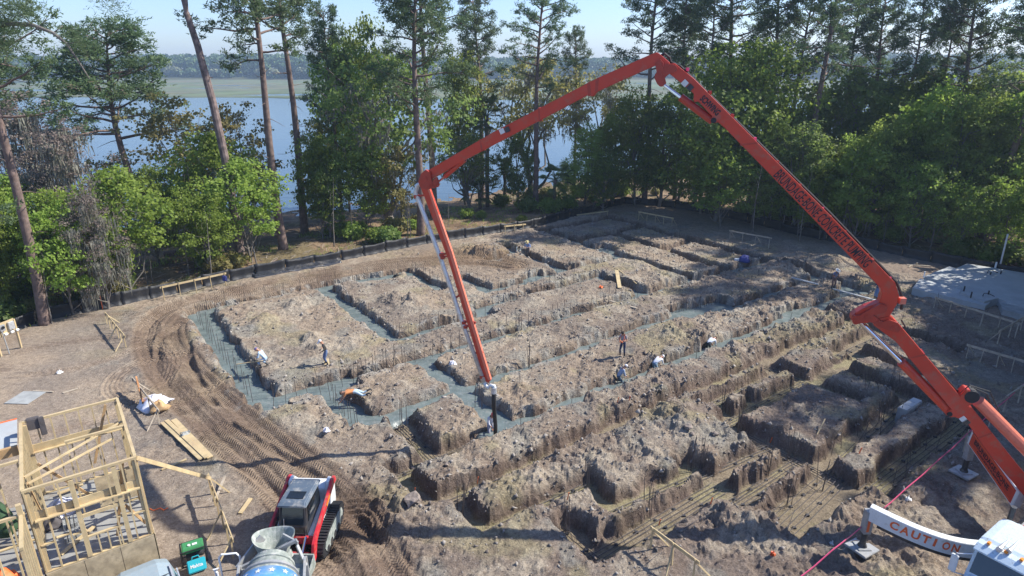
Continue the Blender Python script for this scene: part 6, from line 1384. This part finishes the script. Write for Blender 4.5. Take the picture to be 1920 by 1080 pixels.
q = MB(); q.tube([cz(1240, 706) + ZAX * .35, at(1270, 688, -.3)], .018, 6); q.box(at(1242, 705, -.4), (.4, .12, .03)); tag(q.build('screed_rake', M['dark']), 'dark rake held in the wet concrete by the bent man in white', 'rake')
p = at(1325, 667, -.95); person(p, face_to(p, W(45, 22.4)), 'worker in pale shirt and dark trousers, farthest of three stooping in the trench', lean=1.25, pel=.93, hands=[(-.12, .7, .42), (.14, .7, .42)], shirt=(.68, .72, .78), pants=(.025, .04, .05), short=False)
# left pool
p = gl(500, 689); _b = person(p, face_to(p, at(400, 690)), 'worker in light blue shirt and purple cap crouching with a long board', lean=.6, pel=.62, feet=[(-.16, .22), (.18, -.05)], hands=[(-.08, .52, .75), (.14, .46, .8)], shirt=(.42, .55, .68), pants=(.28, .38, .5), short=False, hat='cap', hatc=(.16, .12, .28))[0]
q = MB(); a = at(443, 683, -.2); b2_ = at(492, 676, .75); q.bar(a, b2_, .12, .03); tag(q.build('screed_board', M['wood']), 'long pale screed board held over the left pool by the crouching worker', 'board')
p = gl(614, 684); person(p, face_to(p, at(680, 640)) + 2.4, 'worker in dark jacket, white cap and blue jeans standing beside the wide plank', lean=.3, pel=.92, hands=[(-.16, .35, .95), (.2, .25, 1.0)], shirt=(.06, .055, .05), pants=(.12, .17, .30), short=False, hat='cap', hatc=(.7, .7, .72))
# far pair and the shaded pair
p = at(970, 483, -.6); person(p, face_to(p, at(1000, 500)), 'stooping worker in pale yellow-white shirt at the far trench', lean=1.0, pel=.9, hands=[(-.12, .65, .5), (.14, .65, .5)], shirt=(.68, .68, .58), pants=(.3, .3, .28), short=False)
p = at(990, 483, -.6); person(p, face_to(p, at(970, 487)), 'worker in blue shirt and straw hat standing at the far trench', lean=.3, shirt=(.22, .32, .58), pants=(.12, .09, .08), short=False, hat='hat', hatc=(.6, .5, .25))
p = gl(1560, 544, .08); person(p, face_to(p, (0, 0)) + .8, 'worker in blue shirt and white hat in shade at the end of the plank', lean=.25, shirt=(.16, .2, .34), pants=(.13, .08, .08), short=True, hat='hat', hatc=(.62, .6, .55), skin='skin2')
p = gl(1642, 565, .08); person(p, face_to(p, (0, 0)) - 1.2, 'man in blue jeans half hidden behind the red boom arm', lean=.1, shirt=(.05, .08, .14), pants=(.12, .2, .38), short=False)
p = W(-1.9, 23.2, Zf + .02) 

# ------------------------------------------------------------------ reinforcing steel
bar_me = MB().tube([(0, 0, 0), (0, 0, 1)], .014, 4).mesh('dowel', M['rebar'])
R.seed(99); nd = [0]
DW = []
def dowel(u, v, z0, h, grp, label, tilt=.04): DW.append((W(u, v, z0), h, grp, label, R.gauss(0, tilt), R.gauss(0, tilt)))
def put_dowels():
    DW.sort(key=lambda d: d[0].length); rest = MB()
    for k, (p, h, grp, label, tx, ty) in enumerate(DW):
        if k < 298:
            o = bpy.data.objects.new('rebar_dowel', bar_me); COL.objects.link(o); o.location = p; o.scale = (1, 1, h); o.rotation_euler = (tx, ty, 0); tag(o, label, 'rebar', grp)
        else: rest.tube([p, p + Vector((ty * h, -tx * h, h))], .014, 4)
    tag(rest.build('distant_rebar', M['rebar']), 'upright steel bars standing in the far trenches', kind='stuff')
def row(u0, v0, u1, v1, sp, h, grp, label, z0=-.62, off=0, tilt=.035):
    L_ = math.hypot(u1 - u0, v1 - v0); n_ = int(L_ / sp)
    for i in range(n_ + 1):
        t = i / n_; dowel(u0 + (u1 - u0) * t + R.gauss(0, .03), v0 + (v1 - v0) * t + off + R.gauss(0, .03), z0, h * R.uniform(.85, 1.1), grp, label, tilt)
def rrow(nm, *a, **k): row(*a, 'upright bars ' + nm, 'thin upright steel bar ' + nm, **k)
rrow('along the straight trench behind the two left soil beds', 17.1, 47.6, 17.1, 36.2, .55, 1.35)
rrow('in the wide left-hand pool', 7.0, 47.5, 6.9, 33.2, .9, 1.7); rrow('along the inner side of the left-hand pool', 7.9, 46, 7.9, 33.0, .95, 1.6)
rrow('in the lower left pool', 7.5, 31.6, 15.5, 32.4, .62, 1.7, tilt=.07)
rrow('along the trench behind the pole-shaped boom tip', 12.6, 32.5, 36, 32.3, .62, 1.5)
rrow('in the middle long trench', 25, 37.5, 37, 37.5, .62, 1.5); rrow('behind the left part of the middle trench', 17.2, 36.1, 24, 36.0, .7, 1.4)
rrow('in the trench before the far soil beds', 27.3, 40.2, 41.5, 40.4, .75, 1.4)
rrow('in the short trench right of the churned dirt', 24.5, 48, 24.5, 43, .6, 1.4); rrow('in the notch under the far soil bed', 27.3, 43.8, 27.3, 40.6, .55, 1.4)
rrow('in the back edge trench', 8, 49.4, 23.5, 48.8, 1.3, 1.4)
rrow('in the long dark ditch at the far right', 42.8, 50, 42.6, 33, .9, 1.5); rrow('in the far straight ditch', 35.7, 48.5, 35.6, 41, .8, 1.4)
rrow('leaning over the pool under the soil overhang', 35.4, 28.5, 40.2, 27.7, .26, 1.25, tilt=.12)
rrow('in the short trench left of the lying man', 10.4, 31.0, 10.4, 27.2, .42, 1.4)
rrow('in the line where the concrete workers stand', 17, 22.5, 48, 22.4, 3.2, .9)
for (u, v, nm) in ((12.4, 26.2, 'in the open pit below the hose'), (11.3, 19.0, 'at the nearest left ditch'), (16.6, 17.0, 'at the notch between the front soil blocks'), (14.2, 15.6, 'at the left front trench end'), (17.3, 14.2, 'at the front middle trench'), (21.4, 15.4, 'in the dark front pit'), (21.9, 15.0, 'beside the dark front pit'), (26.0, 16.0, 'in the deep right-hand ditch'), (26.0, 13.0, 'in the deep right-hand ditch lower end'), (24.0, 12.9, 'among the front right bars'), (22.6, 11.2, 'over the open front floor'), (25.0, 11.0, 'at the bar crossing in front'), (16.6, 25.5, 'just left of the rubber hose'), (26.9, 17.6, 'between the two dark blocks'), (21.5, 27.6, 'left of the boom tip'), (23.8, 31.7, 'beside the small soil cube')):
    for k in range(4): dowel(u + R.gauss(0, .10), v + R.gauss(0, .10), -.98, R.uniform(1.6, 2.2), 'upright bars ' + nm, 'upright steel bar in the small cluster ' + nm, .06)
for k in range(34): dowel(R.uniform(34.5, 38), R.uniform(8.8, 15), -.98, R.uniform(1.2, 2.0), 'upright bars in the shaded bar thicket by the light pier', 'upright steel bar in the thicket beside the light-topped pier', .14)
for k in range(20): dowel(R.uniform(27, 34), R.choice((9.4, 12.0)) + R.gauss(0, .25), -.98, R.uniform(1.0, 1.8), 'upright bars either side of the long soil ridge', 'upright steel bar beside the long soil ridge at right', .12)
for k in range(40): u = R.uniform(44, 53); v = R.uniform(13, 46); dowel(u, v, 0, R.uniform(.5, 1.1), 'bars standing in the shaded ground at right', 'thin bar standing in the shaded ground at right', .1)
put_dowels()
def long_bars(u0, v0, u1, v1, n_, nm, z=-.66, sp=.16, over=.0):
    d = W(u1, v1) - W(u0, v0); L_ = d.length; d.normalize(); x = d.cross(ZAX)
    for k in range(n_):
        o = (k - (n_ - 1) / 2) * sp; q = MB(); a = W(u0, v0, z) + x * o; pts = []
        m = max(2, int(L_ / 1.2))
        for j in range(m + 1): pts.append(a + d * (L_ * j / m) + x * R.gauss(0, .012) + ZAX * R.gauss(0, .012))
        q.tube(pts, .017, 4, cap=False); tag(q.build('rebar_bar', M['rebar']), 'long horizontal steel bar ' + nm, 'rebar', 'horizontal bars ' + nm)
    for j in range(int(L_ / 1.15)):
        for s in (-.35, .3):
            c = W(u0, v0, z - .10) + d * (.5 + j * 1.15) + x * s * (n_ - 1) * sp; q = MB(); q.box(c + ZAX * .02, (.14, .12, .14)); tag(q.build('spacer_block', M['dark'], bevel=.01), 'small dark spacer block under the steel bars ' + nm, 'spacer', 'spacers ' + nm)
long_bars(11.0, 17.3, 16.8, 17.2, 4, 'in the front left trench'); long_bars(16.2, 15.2, 26, 14.3, 4, 'in the trench behind the front soil block'); long_bars(13.6, 13.6, 21.4, 13.7, 5, 'in the nearest front trench', sp=.2)
long_bars(20.8, 12.6, 26.0, 12.6, 5, 'beside the small front ridges'); long_bars(21.2, 10.6, 36, 11.9, 6, 'in the broad front right trench', sp=.22); long_bars(26.2, 9.5, 37, 9.5, 6, 'in front of the long soil ridge', sp=.2)
long_bars(26.2, 16.7, 33.6, 16.7, 5, 'under the big shaded soil bed'); long_bars(26.2, 18.4, 33.4, 18.3, 4, 'behind the dark-faced block'); long_bars(12.3, 27, 12.4, 21.6, 4, 'in the open pit below the hose'); long_bars(10.2, 22.9, 15, 22.9, 3, 'in the empty trench left of the hose')
long_bars(10.4, 19.85, 14, 19.8, 3, 'at the left end of the yellow-floored trench'); long_bars(33.6, 19.5, 33.6, 14, 3, 'in the shaded cross ditch'); long_bars(25.9, 16, 25.9, 10.8, 4, 'in the deep right-hand ditch'); long_bars(14, 16, 14, 12.8, 3, 'in the left front ditch'); long_bars(38.5, 17.6, 44.5, 17.5, 3, 'in the shaded trench behind the lower boom')
# loose bars and stakes lying about the front right
for k in range(26):
    u = R.uniform(13, 27); v = R.uniform(10, 13.2) if k % 2 else R.uniform(12.6, 19); a = R.gauss(0, .35) + (0 if k % 3 else 1.3); l_ = R.uniform(.5, 1.8); c = W(u, v); c.z = gz(c.x, c.y) + .04; e_ = c + (UAX * math.cos(a) + VAX * math.sin(a)) * l_ + ZAX * R.uniform(0, .35)
    q = MB(); q.tube([c, c.lerp(e_, .5) + ZAX * .03, e_], .013, 4, cap=False); tag(q.build('bent_rebar', M['rebar']), 'loose bent steel rod lying near the front trenches', 'rebar', 'loose rods by the front trenches')
# orange paint-marked tags on the trench walls
for k, (x, y) in enumerate(((950, 878), (896, 905), (1025, 835), (1125, 792), (1158, 755), (1180, 752), (1050, 917), (1077, 975), (1170, 920), (1065, 935), (1333, 945), (1445, 830), (1480, 905), (1612, 850), (778, 925), (1236, 985))):
    p = G(x, y); q = MB(); q.box(p + ZAX * .12, (.035, .03, .38), (Vector((1, 0, 0)), Vector((0, 1, 0)), Vector((.15, -.1, 1)).normalized())); tag(q.build('marker_stake', M['orange']), 'small orange marker stick on a trench wall', 'marker', 'orange marker sticks on the trench walls')
p = G(1400, 770); q = MB(); q.bar(G(1532, 815), G(1545, 797) + ZAX * .35, .05, .04); tag(q.build('stake', M['wood']), 'short yellow stake leaning on the big shaded soil bed', 'stake')
p = G(193, 580); q = MB(); q.box(p + ZAX * .5, (.04, .04, 1.2)); tag(q.build('stake', M['orange']), 'orange-topped stake by the silt fence behind the left plank frame', 'stake')
# soil lumps in the concrete and big clods
for k, (x, y, r_c) in enumerate(((1290, 802, .28), (1340, 815, .22), (1298, 815, .16), (773, 878, .12), (838, 872, .14), (930, 900, .12), (775, 940, .45), (1220, 880, .2), (1060, 690, .14), (745, 722, .18), (1015, 900, .12), (985, 860, .14))):
    rg = np.random.default_rng(k); bm = bmesh.new(); bmesh.ops.create_icosphere(bm, subdivisions=2, radius=r_c)
    for v_ in bm.verts: v_.co *= .75 + .5 * mnoise.noise(v_.co * (2.2 / r_c) + Vector((k, 0, 0))); v_.co.z *= .6
    m_ = bpy.data.meshes.new('soil_clod'); bm.to_mesh(m_); bm.free(); m_.materials.append(M['clod'] if 'clod' in M else M.setdefault('clod', mat('clod_soil', (.22, .18, .15), .95, var=.4, vscale=8, bump=.8))); o = bpy.data.objects.new('soil_clod', m_); COL.objects.link(o); o.location = G(x, y) + ZAX * r_c * .3
    tag(o, 'dark lump of clay lying loose on the dug ground', 'clod', 'loose clods of clay')
# soil cubes left standing in the flooded line
# pink tape around the pump truck
tp_ = empty('caution_tape', G(1640, 975), 'pink caution tape strung from the bottom right across behind the outrigger feet', 'caution tape')
tpts = [(1490, 1090, .6), (1560, 1032, .9), (1638, 968, 1.0), (1700, 915, .95), (1760, 862, .9), (1815, 812, .95), (1862, 770, .9), (1920, 720, .8)]
TPW = [at(x, y, z) for x, y, z in tpts]
for k, (a, b) in enumerate(zip(TPW[:-1], TPW[1:])):
    m = a.lerp(b, .5) - ZAX * .06; q = MB(); q.bar(a, m, .012, .07); q.bar(m, b, .012, .07); wbuild(q, 'tape_strip', M['pink'], tp_)
for k in (2, 5, 6):
    a = TPW[k]; g_ = gz(a.x, a.y); q = MB(); q.box((a.x, a.y, (g_ + a.z + .2) / 2), (.035, .035, a.z + .2 - g_)); wbuild(q, 'post', M['wood2'], tp_)
# grass tufts and weeds just behind the fence at left, needles around the trunk
wg = []
rg = np.random.default_rng(8)
for k in range(2600):
    px = rg.uniform(0, 1250); fy = np.interp(px, [0, 230, 480, 800, 1000, 1170, 1300], [632, 572, 517, 457, 427, 384, 392]); py = fy - rg.uniform(6, 75) ** 1.0; py = max(py, 360); p = at(px, py)
    if vnoise(np.array(p.x * .35), np.array(p.y * .35)) < .45: continue
    z = gzs(p.x, p.y)
    for j in range(4):
        a = rg.uniform(0, 6.28); h_ = rg.uniform(.12, .45); w_ = .03; o_ = np.array([p.x + rg.normal() * .15, p.y + rg.normal() * .15, z]); dx = np.array([math.cos(a), math.sin(a), 0]); wg += [o_ - dx * w_, o_ + dx * w_, o_ + np.array([rg.normal() * .1, rg.normal() * .1, h_])]
wm_ = tri_mesh('grass', np.array(wg), M['lf_mid']); o = bpy.data.objects.new('grass', wm_); COL.objects.link(o); tag(o, 'tufts of grass and weeds on the forest floor', kind='stuff')
# small clods strewn over the whole dug area
cl = []; n_ = 40000; uu = rg.uniform(3, 54, n_); vv = rg.uniform(8, 53, n_); sel = rg.random(n_); xs = uu * CU - vv * SU; ys = uu * SU + vv * CU
ix = np.clip(np.searchsorted(GX, xs), 0, len(GX) - 1); iy = np.clip(np.searchsorted(GY, ys), 0, len(GY) - 1); zs = Z[iy, ix]; ok = (dmin[iy, ix] > .02) & (onroad[iy, ix] < .3) & (fd[iy, ix] > 2) & (~outside[iy, ix]) & (dmin[iy, ix] < rg.exponential(1.2, n_) + .1)
xs, ys, zs = xs[ok], ys[ok], zs[ok]; n_ = len(xs); s_ = np.minimum(rg.exponential(.032, n_) + .018, .12)
base = np.array([[1, 0, 0], [-.5, .87, 0], [-.5, -.87, 0], [0, 0, 1.1], [0, 0, -.5]]); V5 = base[None] * (1 + .45 * rg.normal(size=(n_, 5, 1))) * s_[:, None, None]; an = rg.uniform(0, 6.28, n_); c_, s2_ = np.cos(an)[:, None], np.sin(an)[:, None]
VX = V5[..., 0] * c_ - V5[..., 1] * s2_ + xs[:, None]; VY = V5[..., 0] * s2_ + V5[..., 1] * c_ + ys[:, None]; VZ = V5[..., 2] + zs[:, None] + .01
tr_i = np.array([[0, 1, 3], [1, 2, 3], [2, 0, 3], [1, 0, 4], [2, 1, 4], [0, 2, 4]]); T5 = np.stack([VX, VY, VZ], -1)[:, tr_i].reshape(-1, 3)
cmm = mat('clod_bits', (.27, .235, .20), .95); nt = cmm.node_tree; gi = nt.nodes.new('ShaderNodeNewGeometry'); rp_ = nt.nodes.new('ShaderNodeValToRGB'); rp_.color_ramp.elements[0].color = (.12, .098, .085, 1); rp_.color_ramp.elements[1].color = (.34, .31, .275, 1); nt.links.new(gi.outputs['Random Per Island'], rp_.inputs[0]); nt.links.new(rp_.outputs[0], nt.nodes['Principled BSDF'].inputs['Base Color'])
# weld each clod so that it is one island
m_ = bpy.data.meshes.new('loose_soil'); m_.vertices.add(n_ * 5); m_.vertices.foreach_set('co', np.stack([VX, VY, VZ], -1).astype(np.float32).ravel()); li = (tr_i[None] + (np.arange(n_) * 5)[:, None, None]).reshape(-1)
m_.loops.add(len(li)); m_.loops.foreach_set('vertex_index', li.astype(np.int32)); m_.polygons.add(len(li) // 3); m_.polygons.foreach_set('loop_start', np.arange(0, len(li), 3, dtype=np.int32)); m_.update(calc_edges=True); m_.materials.append(cmm)
o = bpy.data.objects.new('loose_soil', m_); COL.objects.link(o); tag(o, 'crumbs and lumps of soil strewn between the trenches', kind='stuff')
for o in list(S.objects):
    if o.name.startswith('moss'): o['kind'] = 'stuff'
